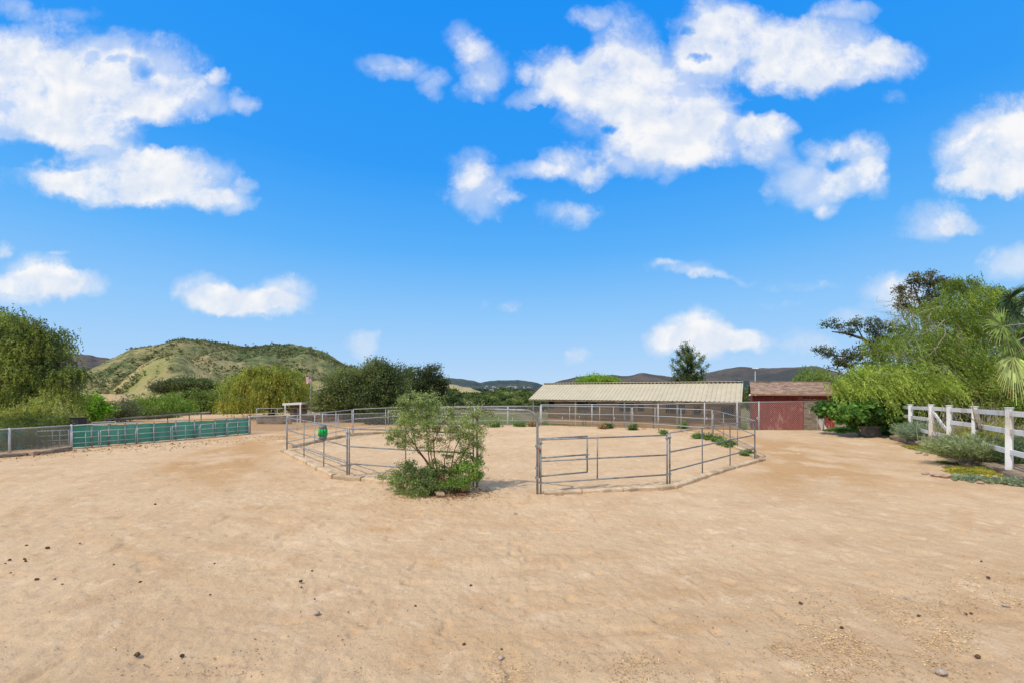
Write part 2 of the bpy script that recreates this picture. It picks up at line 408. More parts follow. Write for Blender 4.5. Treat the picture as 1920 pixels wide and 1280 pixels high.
hm = hill('hill', [(40, 745), (100, 722), (150, 700), (200, 676), (240, 655), (300, 645), (330, 638), (347, 635), (380, 640), (405, 641), (430, 645), (470, 651), (500, 648), (540, 646), (570, 648), (600, 656), (625, 668), (650, 684), (700, 706), (760, 726), (830, 738)],
          150, 420, 620, m_main, seed=3, gully=.22, nu=380, nt=150,
          scrub=lambda px, t: .14 * sstep(380, 480, px) * sstep(.35, .7, t) + .10 * sstep(.3, .0, np.abs(px - 220) / 200) * (t > .5) - .08 * np.exp(-((px - 590) / 60) ** 2) * (t < .8))
hs = hill('hill', [(60, 775), (120, 762), (170, 750), (200, 735), (235, 708), (265, 684), (295, 668), (320, 664), (345, 669), (375, 690), (410, 712), (450, 735), (500, 760)],
          110, 235, 300, m_spur, seed=11, gully=.18, nu=240, nt=100,
          scrub=lambda px, t: .12 * np.exp(-((px - 330) / 35) ** 2) * (t > .2))
hf = hill('hill', [(-60, 735), (60, 738), (150, 734), (200, 738), (260, 741), (330, 738), (420, 748), (520, 762), (600, 775)],
          70, 125, 170, m_foot, seed=17, gully=.12, nu=200, nt=60)
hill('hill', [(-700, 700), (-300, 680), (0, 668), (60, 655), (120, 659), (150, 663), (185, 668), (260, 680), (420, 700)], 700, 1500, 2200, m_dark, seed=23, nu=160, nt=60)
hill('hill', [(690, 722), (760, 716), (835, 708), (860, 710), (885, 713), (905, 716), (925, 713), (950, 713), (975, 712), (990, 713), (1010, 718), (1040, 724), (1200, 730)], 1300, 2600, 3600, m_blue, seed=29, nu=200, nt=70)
hill('hill', [(790, 714), (838, 719), (862, 722), (880, 726), (897, 732), (910, 736)], 420, 700, 900, m_gold, seed=31, nu=80, nt=40, gully=.05)
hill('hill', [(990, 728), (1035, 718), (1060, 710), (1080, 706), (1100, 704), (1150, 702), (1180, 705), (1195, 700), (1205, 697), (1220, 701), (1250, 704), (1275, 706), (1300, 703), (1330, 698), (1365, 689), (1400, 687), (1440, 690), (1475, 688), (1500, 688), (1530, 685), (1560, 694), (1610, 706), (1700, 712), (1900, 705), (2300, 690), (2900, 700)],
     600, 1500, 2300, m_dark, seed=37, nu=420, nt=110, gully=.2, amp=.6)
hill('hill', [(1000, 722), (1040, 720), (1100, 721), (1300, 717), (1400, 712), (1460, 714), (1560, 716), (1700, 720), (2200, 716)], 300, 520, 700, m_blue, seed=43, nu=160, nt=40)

# ------------------------------------------------------------------ foliage generators
def unit(v): return v / (np.linalg.norm(v, axis=-1, keepdims=True) + 1e-9)
def leaf_quads(c, d, L, W, nbias=None):
    """diamond leaves: c centres (n,3), d long axis (n,3), L, W (n,)"""
    n = len(c); rnd = R.normal(0, 1, (n, 3))
    if nbias is not None: rnd = rnd + nbias
    s = unit(np.cross(d, rnd)); L = np.asarray(L)[:, None]; W = np.asarray(W)[:, None]
    nn = np.cross(s, d)
    V = np.stack([c - d * L / 2, c + s * W / 2 + nn * W * .12, c + d * L / 2, c - s * W / 2 + nn * W * .12], 1)
    return V
def spatial(p, s=1.1, seed=0):
    p = np.atleast_2d(p); return np.clip((fbm(p[:, 0] * s + p[:, 1] * .7 * s, p[:, 2] * s * 1.3 + p[:, 1] * .3, 2, 201 + seed) - .5) * 2.7 + .5, 0, 1)
def pal(colors, idx_f, n, var=.18):
    """blend palette entries by idx_f in 0..1 plus brightness variation"""
    P = np.array(colors); k = np.clip(idx_f, 0, .999) * (len(P) - 1); i = k.astype(int); f = (k - i)[:, None]
    c = P[i] * (1 - f) + P[np.minimum(i + 1, len(P) - 1)] * f
    return c * (1 + R.normal(0, var, n))[:, None].clip(.35, 1.8)
def clump_leaves(blobs, ncl, rc, m, L, W, colors, var=.18, shell=.55, flat=.75, droop=0.0, low_cut=None):
    """blobs: list of (centre, radii, weight)"""
    Vs = []; Cs = []; cl = []
    w = np.array([b[2] for b in blobs], float); w /= w.sum()
    for b, wi in zip(blobs, w):
        k = max(3, int(ncl * wi)); d = unit(R.normal(0, 1, (k, 3)))
        rr = shell + (1 - shell) * R.random(k) ** .6
        rr *= .82 + .36 * R.random(k)
        c = np.array(b[0]) + d * rr[:, None] * np.array(b[1]); cl.append(c)
        for cc, dd in zip(c, d):
            r1 = rc * R.uniform(.6, 1.35); mm = int(m * R.uniform(.6, 1.3))
            p = R.normal(0, .5, (mm, 3)) * r1 * np.array([1, 1, flat]) + cc
            dl = unit(R.normal(0, 1, (mm, 3)) + dd * .5 + np.array([0, 0, -droop]))
            Vs.append(leaf_quads(p, dl, L * R.uniform(.7, 1.3, mm), W * R.uniform(.7, 1.3, mm), dd * .8 + np.array([0, 0, .5])))
            Cs.append(pal(colors, np.clip(.55 * spatial(cc, .9 / max(rc, .3) * .5)[0] + .45 * R.random() + R.normal(0, .12, mm), 0, 1), mm, var))
    return np.concatenate(Vs), np.concatenate(Cs), np.concatenate(cl)
def strand_leaves(starts, lens, wind, step, L, W, colors, var=.15, spread=.35, tipf=.25, out=None, curve=1.0):
    Vs = []; Cs = []; Ps = []
    for k, (s, ln) in enumerate(zip(starts, lens)):
        n = max(3, int(ln / step)); t = (np.arange(n) + R.random(n) * .5) / n
        o = out[k] if out is not None else R.normal(0, .2, 3)
        o = np.array([o[0], o[1], 0])
        sway = R.normal(0, .10, 3)
        # outwards first, then down
        P = s + o * (1 - np.exp(-2.5 * t))[:, None] * ln * .35 + np.array([0, 0, -1.]) * (t ** 1.25 * ln)[:, None] + (wind + sway * ln)[None] * (t ** 1.3)[:, None] * curve
        D = np.gradient(P, axis=0) if n > 1 else np.array([[0, 0, -1.]])
        D = unit(D)
        dl = unit(D + R.normal(0, spread, (n, 3)))
        P = P + R.normal(0, W * .5, (n, 3))
        Vs.append(leaf_quads(P, dl, L * R.uniform(.7, 1.3, n), W * R.uniform(.7, 1.3, n)))
        Cs.append((.25 * R.random()) * (1 - tipf) + tipf * t + R.normal(0, .09, n)); Ps.append(P)
    Pa = np.concatenate(Ps); ia = np.concatenate(Cs) + (1 - tipf) * (.45 * spatial(Pa, .8) + .35 * spatial(Pa, 2.2, 40))
    return np.concatenate(Vs), pal(colors, np.clip(ia, 0, 1), len(Pa), var)
def surf_points(blobs, n, up=-.3, shell=(.55, 1.0), clump=13):
    w = np.array([b[2] for b in blobs], float); w /= w.sum(); P = []; D = []
    for b, wi in zip(blobs, w):
        k = max(4, int(n * wi)); d = unit(R.normal(0, 1, (k * 3, 3))); d = d[d[:, 2] > up][:k]
        if clump > 1 and len(d) > clump * 3:
            q = d[:len(d) // clump]; pos = q * R.uniform(shell[0], shell[1] * 1.12, (len(q), 1)); d = np.repeat(q, clump, 0); pos = np.repeat(pos, clump, 0)
            cs = min(.30, .25 * float(np.mean(b[1]))); P.append(np.array(b[0]) + pos * np.array(b[1]) + R.normal(0, cs, pos.shape) * [1, 1, .5]); D.append(unit(d + R.normal(0, .5, d.shape)))
        else:
            P.append(np.array(b[0]) + d * np.array(b[1]) * R.uniform(shell[0], shell[1], (len(d), 1))); D.append(d)
    return np.concatenate(P), np.concatenate(D)
def bend(a, b, k=5, j=.08, sag=0):
    a, b = np.array(a, float), np.array(b, float); L = np.linalg.norm(b - a); pts = []
    off = R.normal(0, j * L, 3)
    for i in range(k + 1):
        t = i / k
        pts.append(a + (b - a) * t + off * math.sin(t * math.pi) + np.array([0, 0, sag * L * math.sin(t * math.pi)]) + (R.normal(0, j * L * .2, 3) if 0 < i < k else 0))
    return pts
def wood(base, fork, blobs, r0, clusters=None, ntw=0, sides=7):
    mb = MB(); base = np.array(base, float); fork = np.array(fork, float)
    mb.tube(bend(base, fork, 5, .05), np.linspace(r0 * 1.25, r0 * .8, 6), sides + 2)
    for b in blobs:
        c = np.array(b[0], float); c = c - np.array([0, 0, .25]) * b[1][2]
        rl = r0 * .5
        mb.tube(bend(fork, c, 5, .10), np.linspace(rl, rl * .35, 6), sides)
        for _ in range(4):
            d = unit(R.normal(0, 1, 3)); d[2] = abs(d[2]) * .6
            e = np.array(b[0]) + d * np.array(b[1]) * .8
            mb.tube(bend(c, e, 4, .12), np.linspace(rl * .35, rl * .08, 5), 5)
    if clusters is not None and ntw:
        cen = np.array([b[0] for b in blobs])
        for k in R.choice(len(clusters), min(ntw, len(clusters)), replace=False):
            c = clusters[k]; s = cen[np.argmin(((cen - c) ** 2).sum(1))]
            mb.tube(bend(s + (c - s) * .25, c, 3, .12), np.linspace(r0 * .13, r0 * .04, 4), 4, cap=False)
    return mb
def pxblob(px, py, Z, rx, ry, rz=None, w=None):
    """blob centred at a pixel at depth Z; rx, ry radii in pixels, rz depth radius in metres"""
    c = Q(px, py, Z); s = Z / F
    return (c, (rx * s, rz if rz else rx * s * .8, ry * s), w if w else rx * ry)
def make_tree(name, label, cat, blobs, base, colors, style='clump', group=None, r0=.18, fork=None, ncl=260, rc=.5, m=70, L=.14, W=.08, n=900, ln=(1.0, 2.0), step=.09, wind=(0, 0, 0), var=.18, shell=.5, ntw=60, extra=None, bark=None, spread=.35, trunk=True, wildness=1):
    base = np.array(base, float)
    root = thing(name, label, cat, base, group)
    cen = sum(np.array(b[0]) * b[2] for b in blobs) / sum(b[2] for b in blobs)
    if fork is None: fork = base + (cen - base) * .55
    cl = None
    if style == 'clump':
        V, C, cl = clump_leaves(blobs, ncl, rc, m, L, W, colors, var, shell)
    else:
        P, D = surf_points(blobs, n, shell=(shell, 1.0))
        V, C = strand_leaves(P, R.uniform(ln[0], ln[1], len(P)), np.array(wind, float), step, L, W, colors, var, spread=spread, out=D)
    if extra is not None:
        V = np.concatenate([V, extra[0]]); C = np.concatenate([C, extra[1]])
    keep = V[:, :, 2].min(1) > base[2] - .1
    V, C = V[keep], C[keep]
    quads_mesh('crown', V, C, M['leaf'], root)
    if trunk: wood(base, fork, blobs, r0, cl, ntw).build('trunk', bark or M['bark'], root)
    return root

OLIVE = [(.035, .05, .016), (.06, .085, .024), (.10, .125, .03)]
OAK = [(.03, .045, .018), (.06, .082, .032), (.105, .13, .05), (.155, .175, .07)]
PEPPER = [(.05, .07, .022), (.105, .135, .035), (.18, .21, .05), (.25, .265, .08)]
YELLOW = [(.07, .095, .025), (.13, .16, .035), (.20, .215, .045), (.26, .25, .06)]
WILLOW = [(.08, .115, .025), (.14, .19, .038), (.22, .28, .055), (.31, .37, .09)]
BRIGHT = [(.06, .13, .015), (.12, .24, .02), (.20, .35, .03)]
GREY = [(.06, .07, .04), (.10, .115, .065), (.15, .16, .09)]
FIG = [(.02, .05, .015), (.04, .09, .022), (.07, .15, .03), (.13, .22, .04)]
EUC = [(.03, .045, .022), (.06, .075, .035), (.10, .11, .055)]
SAGE = [(.12, .15, .07), (.20, .235, .13), (.30, .335, .20)]
BUSH = [(.065, .095, .032), (.125, .17, .06), (.215, .265, .11), (.33, .37, .18)]

# --- trees on the left
Z = 23.0
LIGHTP = [(.07, .095, .028), (.12, .155, .04), (.20, .235, .06), (.28, .30, .10)]
bl = [pxblob(8, 600, Z, 24, 26, 1), pxblob(40, 612, Z, 22, 20, 1), pxblob(78, 622, Z, 26, 24, 1), pxblob(98, 655, Z, 24, 26, 1), pxblob(18, 640, Z, 42, 34, 1.4), pxblob(62, 655, Z, 34, 30, 1.4), pxblob(35, 690, Z, 70, 36, 2), pxblob(105, 700, Z, 30, 26, 1.2), pxblob(85, 725, Z, 36, 24, 1.3), pxblob(10, 745, Z, 80, 45, 2), pxblob(-70, 660, Z, 70, 70, 2), pxblob(128, 700, Z - .5, 18, 22, .6), pxblob(60, 660, Z + .5, 45, 60, 1.6)]
P, D = surf_points([pxblob(150, 705, Z, 22, 16, .6)], 120)
ex = strand_leaves(P, R.uniform(.3, .8, len(P)), np.array([.25, 0, 0]), .06, .13, .035, EUC, out=D)
make_tree('pepper_tree', 'tall weeping green tree at the left edge, behind the chain link fence', 'tree', bl, (-27.2, Z, 0), [(.04, .058, .02)] + LIGHTP, 'strand', n=7600, ln=(.25, 1.0), step=.07, L=.14, W=.055, shell=.3, r0=.3, var=.25, extra=ex, spread=.8)
bl = [pxblob(95, 775, 21.5, 38, 32, 1.2), pxblob(40, 785, 21.5, 42, 30, 1.2), pxblob(120, 745, 22.5, 25, 35, 1.2), pxblob(-15, 790, 21.5, 40, 25, 1.2)]
make_tree('pepper_tree', 'pale yellow-green feathery bush below the tall left tree', 'tree', bl, (-24.0, 21.6, 0), PEPPER + [(.24, .25, .09), (.24, .26, .13)], 'strand', n=3400, ln=(.15, .55), step=.055, L=.11, W=.045, shell=.3, r0=.12, var=.25, spread=.9)
bl = [pxblob(10, 822, 17.2, 46, 22, 1.2), pxblob(60, 820, 17.8, 36, 20, 1.2), pxblob(105, 818, 18.6, 30, 18, 1.0), pxblob(20, 800, 19.6, 46, 22, 1.0), pxblob(75, 798, 20, 40, 22, 1.0), pxblob(115, 796, 20.5, 24, 20, .9), pxblob(-40, 802, 19.3, 46, 24, 1.0), pxblob(50, 815, 19.8, 70, 14, .8), pxblob(112, 812, 20.3, 24, 14, .8)]
make_tree('shrub', 'dense green foliage pressed against the back of the leftmost chain link fence', 'shrub', bl, (-22.0, 20.0, 0), [(.04, .06, .018), (.075, .10, .026), (.12, .15, .04)], 'strand', n=5200, ln=(.12, .45), step=.055, L=.11, W=.045, r0=.06, spread=.9, shell=.3)
bl = [pxblob(158, 762, 27, 28, 20, 1), pxblob(148, 775, 27, 30, 20, 1), pxblob(178, 768, 27, 20, 18, .8)]
make_tree('broadleaf_tree', 'small bright lime green tree with a rounded crown beside the green windscreen', 'tree', bl, (-27.4, 27, 0), BRIGHT, ncl=240, rc=.32, m=34, L=.17, W=.12, r0=.09, var=.14)
bl = [pxblob(205, 775, 31, 30, 18, 1), pxblob(232, 765, 32, 22, 18, 1), pxblob(185, 783, 31, 22, 14, 1)]
make_tree('shrub', 'dull grey green shrub right of the lime green tree', 'shrub', bl, (-29, 31, 0), GREY, ncl=230, rc=.4, m=40, L=.13, W=.06, r0=.07)
bl = [pxblob(300, 757, 42, 42, 22, 2), pxblob(275, 765, 42, 28, 20, 2), pxblob(328, 765, 42, 25, 20, 2)]
make_tree('weeping_tree', 'mid green dome shaped weeping tree beyond the green windscreen', 'tree', bl, (-34.5, 42, -.1), [(.06, .10, .02), (.11, .17, .03), (.17, .25, .045)], 'strand', n=1700, ln=(.6, 1.6), step=.12, L=.24, W=.07, r0=.14, spread=.45)
bl = [pxblob(378, 752, 56, 42, 18, 3), pxblob(345, 755, 56, 28, 20, 2), pxblob(415, 752, 56, 28, 20, 2), pxblob(395, 765, 54, 50, 16, 2)]
make_tree('broadleaf_tree', 'wide olive green tree mass left of the yellow pepper tree', 'tree', bl, (-40, 56, -.2), [(.045, .07, .016), (.09, .12, .025), (.14, .18, .04)], ncl=340, rc=.8, m=44, L=.27, W=.17, r0=.2)
bl = [pxblob(362, 720, 110, 32, 11, 4), pxblob(340, 722, 110, 18, 9, 3), pxblob(382, 722, 110, 18, 9, 3)]
make_tree('oak_tree', 'dark dense oak on the foot of the hill, wider of the pair', 'tree', bl, (Q(362, 738, 110)), OAK[:3], ncl=190, rc=1.3, m=50, L=.42, W=.28, r0=.3, var=.15)
bl = [pxblob(308, 726, 110, 17, 9, 3), pxblob(320, 722, 110, 12, 9, 3)]
make_tree('oak_tree', 'dark dense oak on the foot of the hill, smaller of the pair', 'tree', bl, (Q(310, 740, 110)), GREY[:2] + OAK[:2], ncl=110, rc=1.2, m=46, L=.42, W=.28, r0=.25, var=.15)
# understory hedge line in front of hill foot
for px, py, Zz, rx, ry, lab in [(450, 768, 52, 34, 20, 'low olive bush at the foot of the yellow pepper tree, left side'), (270, 778, 36, 40, 12, 'low spreading green bush under the weeping dome tree')]:
    make_tree('shrub', lab, 'shrub', [pxblob(px, py, Zz, rx, ry, 2), pxblob(px + rx * .6, py + 4, Zz, rx * .6, ry * .8, 2)], Q(px, py + ry + 6, Zz), OLIVE + [(.12, .16, .04)], ncl=150, rc=.6 * Zz / 45, m=40, L=.2 * Zz / 45, W=.12 * Zz / 45, r0=.08)
# yellow pepper trees
Z = 36.0
bl = [pxblob(508, 694, Z, 22, 12, 1.2), pxblob(535, 706, Z, 20, 14, 1.2), pxblob(500, 715, Z, 36, 20, 2), pxblob(458, 726, Z, 30, 20, 1.6), pxblob(438, 745, Z, 18, 16, 1.2), pxblob(530, 728, Z, 36, 30, 2), pxblob(500, 745, Z - .5, 60, 26, 2.2), pxblob(480, 700, Z, 18, 14, 1.2)]
make_tree('pepper_tree', 'yellow green weeping tree with a broad crown, behind the fence left of the flag', 'tree', bl, (-20.3, Z, 0), YELLOW + [(.14, .18, .04)], 'strand', n=4200, ln=(.35, 1.4), step=.095, L=.20, W=.065, r0=.25, var=.24, spread=.7, shell=.3)
bl = [pxblob(550, 722, Z + 3, 20, 28, 1.6), pxblob(540, 745, Z + 2, 34, 26, 1.8), pxblob(450, 715, Z + 3, 22, 18, 1.5)]
make_tree('pepper_tree', 'greener weeping tree just behind the yellow one, left of the flag', 'tree', bl, (-19.8, Z + 3, 0), [(.08, .12, .02), (.14, .20, .03), (.21, .27, .05)], 'strand', n=2200, ln=(.3, 1.2), step=.10, L=.20, W=.065, r0=.2, var=.22, spread=.7)
# oaks
Z = 33.0
bl = [pxblob(646, 735, Z, 40, 38, 2.2), pxblob(618, 757, Z, 28, 24, 1.6), pxblob(665, 755, Z, 50, 30, 2.2), pxblob(655, 712, Z, 26, 20, 1.6)]
make_tree('oak_tree', 'dark olive oak with a low rounded crown right of the flag', 'tree', bl, (-13.2, Z, 0), OAK + [(.13, .155, .06)], ncl=520, rc=.55, m=62, L=.15, W=.085, r0=.28, var=.2, shell=.45)
bl = [pxblob(705, 712, Z + 1.5, 40, 32, 2), pxblob(725, 735, Z + 1.5, 42, 38, 2), pxblob(690, 740, Z + 1, 40, 34, 2), pxblob(708, 690, Z + 1.5, 24, 14, 1.2)]
P, D = surf_points([pxblob(705, 690, Z + 1.5, 34, 16, 1)], 60, up=.1)
twv, twc = strand_leaves(P, R.uniform(.3, .7, len(P)), np.array([0., 0, 0]), .06, .13, .05, OAK[1:], out=D * .5)
twv[:, :, 2] = 2 * np.repeat(P[:, 2].mean(), len(twv))[:, None] - twv[:, :, 2]   # upright shoots at the top
make_tree('oak_tree', 'tallest dark oak with twiggy shoots at its top, behind the round pen', 'tree', bl, (-10.8, Z + 1.5, 0), OAK, ncl=620, rc=.55, m=62, L=.15, W=.085, r0=.3, var=.2, shell=.45, extra=(twv, twc))
Z = 40.0
bl = [pxblob(785, 703, Z, 26, 18, 1.4), pxblob(812, 700, Z, 18, 17, 1.2), pxblob(830, 716, Z, 10, 14, 1), pxblob(775, 728, Z, 34, 28, 2), pxblob(815, 732, Z, 22, 22, 1.6), pxblob(760, 745, Z, 36, 26, 2), pxblob(752, 712, Z - 3, 24, 26, 1.6)]
make_tree('eucalyptus_tree', 'dark green tree with loose rounded heads at the right end of the oak clump', 'tree', bl, (-7.8, Z, 0), EUC[:2] + [(.05, .075, .025), (.09, .12, .04)], ncl=420, rc=.5, m=54, L=.17, W=.09, r0=.25, var=.2, shell=.55)
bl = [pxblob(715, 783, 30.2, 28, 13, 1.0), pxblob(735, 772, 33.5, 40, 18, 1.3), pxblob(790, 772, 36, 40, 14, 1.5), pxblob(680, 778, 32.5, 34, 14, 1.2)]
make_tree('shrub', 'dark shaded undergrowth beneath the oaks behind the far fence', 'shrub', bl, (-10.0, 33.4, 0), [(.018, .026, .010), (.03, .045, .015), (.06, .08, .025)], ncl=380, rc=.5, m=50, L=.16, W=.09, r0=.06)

# --- far belt of trees between the oaks and the stable: individuals
protos = []
def far_proto(colors, seedn, ncl, rc):
    bl = [((0, 0, .62), (.42, .42, .30), 1), ((.18, .1, .45), (.30, .30, .26), .6), ((-.2, -.1, .42), (.3, .3, .24), .6)]
    V, C, cl = clump_leaves(bl, ncl, rc, 30, .075, .05, colors, .2, .5)
    crown = quads_mesh('crown', V, C, M['leaf']); me = crown.data; bpy.data.objects.remove(crown)
    tr = wood((0, 0, 0), (0, 0, .4), bl, .035); t = tr.build('trunk', M['bark']); tm = t.data; bpy.data.objects.remove(t)
    return me, tm
for colset in ([(.03, .045, .02), (.055, .08, .03), (.09, .12, .04)], [(.06, .085, .03), (.10, .14, .04), (.15, .19, .06)], [(.12, .15, .05), (.20, .24, .08), (.26, .28, .11)], [(.10, .10, .06), (.16, .145, .09), (.20, .18, .12)]):
    protos.append(far_proto(colset, 0, 150, .085))
kinds = ['dark green', 'mid green', 'light yellow green', 'greyish brown']
belt = []
def gfar(Zk): return -min(max(Zk - 50, 0), 210) * .045
for k in range(150):
    Zk = 52 * (6 ** R.random()); px = R.uniform(800, 1085)
    belt.append((px, Zk, 753 - 16 * math.log(Zk / 52) / 1.7 + R.uniform(-9, 6)))
belt += [(R.uniform(345, 620), R.uniform(60, 85), R.uniform(746, 764)) for _ in range(14)]
belt += [(R.uniform(1380, 1960), R.uniform(60, 120), R.uniform(722, 742)) for _ in range(18)]
belt += [(R.uniform(1000, 1450), R.uniform(150, 330), R.uniform(722, 732)) for _ in range(16)]
belt.sort(key=lambda b: b[1])
for k, (px, Zk, ytop) in enumerate(belt):
    zg = gfar(math.hypot(Zk, (px - 960) / F * Zk)) - .3; h = max(1.2, H_EYE + (HOR - ytop) / F * Zk - zg)
    ki = int(R.choice(4, p=[.38, .34, .16, .12]))
    x = (px - 960) / F * Zk
    where = 'near the oak clump' if px < 800 else ('in the valley behind the round pen' if px < 1020 else ('behind the stable roof' if px < 1380 else 'behind the red shed and willow'))
    root = thing('valley_tree', f'distant {kinds[ki]} tree {where}', 'tree', (x, Zk, zg), f'{kinds[ki]} distant trees {where}')
    s = h * R.uniform(.9, 1.1); rz = R.uniform(0, 6.28)
    for nm, me in zip(('crown', 'trunk'), protos[ki]):
        o = link_mesh(nm, me, root)
    root.scale = (s * R.uniform(1.0, 1.5), s * R.uniform(1.0, 1.4), s / .9); root.rotation_euler = (0, 0, rz)

# far wooded valley floor reading as one mass
def far_wood():
    n = 5200; Y = R.uniform(330, 1250, n) ; px = R.uniform(780, 1120, n); X = (px - 960) / F * Y
    s = Y / 330
    cen = np.stack([X, Y, -9.0 + R.uniform(0, 1, n) * (3.5 + 8.0 * sstep(330, 1200, Y))], 1)
    mm = 9; c = np.repeat(cen, mm, 0) + R.normal(0, 1, (n * mm, 3)) * np.repeat(1.5 * s ** .6, mm)[:, None] * np.array([1.5, 1, .8])
    Ls = np.repeat(1.7 * s ** .7, mm) * R.uniform(.6, 1.3, n * mm)
    V = leaf_quads(c, unit(R.normal(0, 1, (n * mm, 3))), Ls, Ls * .7)
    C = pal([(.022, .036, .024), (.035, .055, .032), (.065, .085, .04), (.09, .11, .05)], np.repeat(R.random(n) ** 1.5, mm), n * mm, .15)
    C = C * .85 + np.array([.02, .03, .045]) * .35  # slight bluish distance haze mixed into the leaf colours
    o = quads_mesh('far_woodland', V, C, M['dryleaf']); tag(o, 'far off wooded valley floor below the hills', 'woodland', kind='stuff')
far_wood()
# far houses
hm_w = MB().box((0, 0, 2), (10, 8, 4)).build('wall', M['houses']); hw = hm_w.data; bpy.data.objects.remove(hm_w)
rb = MB().add([(-5.6, -4.6, 4), (5.6, -4.6, 4), (5.6, 4.6, 4), (-5.6, 4.6, 4), (-5, 0, 6), (5, 0, 6)], [(0, 1, 5, 4), (2, 3, 4, 5), (0, 4, 3), (1, 2, 5), (3, 2, 1, 0)]).build('roof', M['houseroof']); hr = rb.data; bpy.data.objects.remove(rb)
def house(px, py, Zh, s=1.0, lab='tiny pale house in the distant town', grp='houses of the distant town'):
    p = Q(px, py, Zh); root = thing('house', lab, 'house', p, grp)
    for nm, me in (('wall', hw), ('roof', hr)): link_mesh(nm, me, root)
    root.scale = (s, s, s); root.rotation_euler = (0, 0, R.uniform(-.4, .4))
for k in range(34):
    house(R.uniform(905, 1018), R.uniform(723.5, 727.5), R.uniform(1150, 1320), R.uniform(.22, .5))
house(922, 733.5, 330, .34, 'pale house with a low roof among the valley trees', None)
house(972, 747, 150, .30, 'long cream house roof showing between the valley trees left of the stable', None)
house(948, 737, 300, .25, 'small cream house high among the valley trees', None)

# scrub on the hills (one mass)
def scrub(nm, hd, n, dens, colors, size, lab):
    X, Y, z, PX, T, sv = hd
    pr = dens(PX, T, X, Y); pr = np.where(T > 1.02, 0, pr); pr = (pr * Y).ravel(); pr /= pr.sum()
    idx = R.choice(len(pr), n, p=pr)
    step = np.array([np.abs(X[0, 1] - X[0, 0]), np.abs(Y[1, 0] - Y[0, 0])])
    c = np.stack([X.ravel()[idx], Y.ravel()[idx], z.ravel()[idx]], 1)
    c[:, :2] += R.uniform(-.5, .5, (n, 2)) * step
    s = size * R.lognormal(-.1, .6, n); mm = 8
    cc = np.repeat(c, mm, 0) + R.normal(0, .5, (n * mm, 3)) * np.repeat(s, mm)[:, None] * np.array([1, 1, .6]) + np.array([0, 0, .3]) * np.repeat(s, mm)[:, None]
    Ls = np.repeat(s, mm) * R.uniform(.5, 1.0, n * mm)
    V = leaf_quads(cc, unit(R.normal(0, 1, (n * mm, 3))), Ls, Ls * .7, np.array([0, 0, 1.]))
    C = pal(colors, np.repeat(R.random(n), mm), n * mm, .15)
    o = quads_mesh(nm, V, C, M['dryleaf']); tag(o, lab, 'scrub', kind='stuff')
scrub('hillside_scrub', hm, 24000, lambda px, t, X, Y: sstep(150, 200, px) * sstep(.46, .58, fbm(X * .016, Y * .022, 5, 77) + .10 * sstep(380, 470, px) * (t > .4) - .12 * np.exp(-((px - 590) / 50) ** 2)) + .04 * sstep(150, 200, px),
      [(.055, .07, .03), (.09, .11, .045), (.15, .17, .07), (.22, .225, .11)], 0.58, 'low green chaparral covering the main hill')
scrub('hillside_scrub', hs, 3000, lambda px, t, X, Y: sstep(.52, .68, fbm(X * .04, Y * .05, 4, 79)) + .03,
      [(.08, .10, .04), (.13, .15, .06), (.20, .19, .10)], .6, 'scattered scrub on the dry front spur')
scrub('hillside_scrub', hf, 900, lambda px, t, X, Y: sstep(.55, .7, fbm(X * .08, Y * .08, 4, 83)) + .03,
      [(.13, .13, .09), (.20, .19, .13)], .35, 'sparse grey scrub on the brown lower slope')

# --- trees behind the stable and shed
Z = 42.0
def conifer():
    base = Q(1290, 760, Z); root = thing('pine_tree', 'open crowned pine with upright branches standing behind the stable roof', 'tree', base)
    top = Q(1288, 652, Z); mb = MB(); mb.tube(bend(base, top, 8, .01), np.linspace(.16, .03, 9), 8)
    V = []; C = []
    tips = [(1272, 658), (1262, 672), (1281, 650), (1298, 655), (1308, 664), (1320, 668), (1327, 686), (1259, 685), (1268, 700), (1315, 697), (1285, 666), (1300, 680), (1276, 682), (1323, 700), (1262, 704), (1290, 700), (1304, 700), (1280, 706), (1310, 708), (1270, 712), (1288, 646), (1312, 678), (1266, 690), (1295, 668), (1284, 690), (1320, 712), (1258, 714)]
    for tx, ty in tips:
        e = Q(tx, ty, Z + R.uniform(-1.2, 1.2)); s = Q(1290 + R.uniform(-2, 2), min(ty + 16 + abs(tx - 1290) * .35, 735), Z)
        b = bend(s, e, 4, .06, -.08); mb.tube(b, np.linspace(.06, .015, 5), 5)
        b = np.array(b)
        for t in np.linspace(.45, 1, 6):
            p = b[int(t * 4)]; p = p + R.normal(0, .06, 3); n = 58
            q = p + R.normal(0, .135, (n, 3)) * np.array([1, 1, 1.2])
            V.append(leaf_quads(q, unit(R.normal(0, 1, (n, 3)) + np.array([0, 0, .7])), .24 * R.uniform(.7, 1.3, n), .055 * np.ones(n)))
            C.append(pal([(.03, .055, .02), (.06, .09, .03), (.11, .14, .05), (.16, .18, .06)], np.clip(R.random() + R.normal(0, .15, n), 0, 1), n))
    quads_mesh('crown', np.concatenate(V), np.concatenate(C), M['leaf'], root); mb.build('trunk', M['bark'], root)
conifer()
make_tree('broadleaf_tree', 'bright green tree top just showing above the ridge of the stable', 'tree', [pxblob(1120, 715, 55, 32, 11, 2), pxblob(1098, 718, 55, 18, 8, 2), pxblob(1145, 718, 55, 18, 8, 2)], Q(1120, 775, 55), BRIGHT[:2] + [(.17, .22, .03)], ncl=200, rc=.6, m=46, L=.22, W=.13, r0=.15)
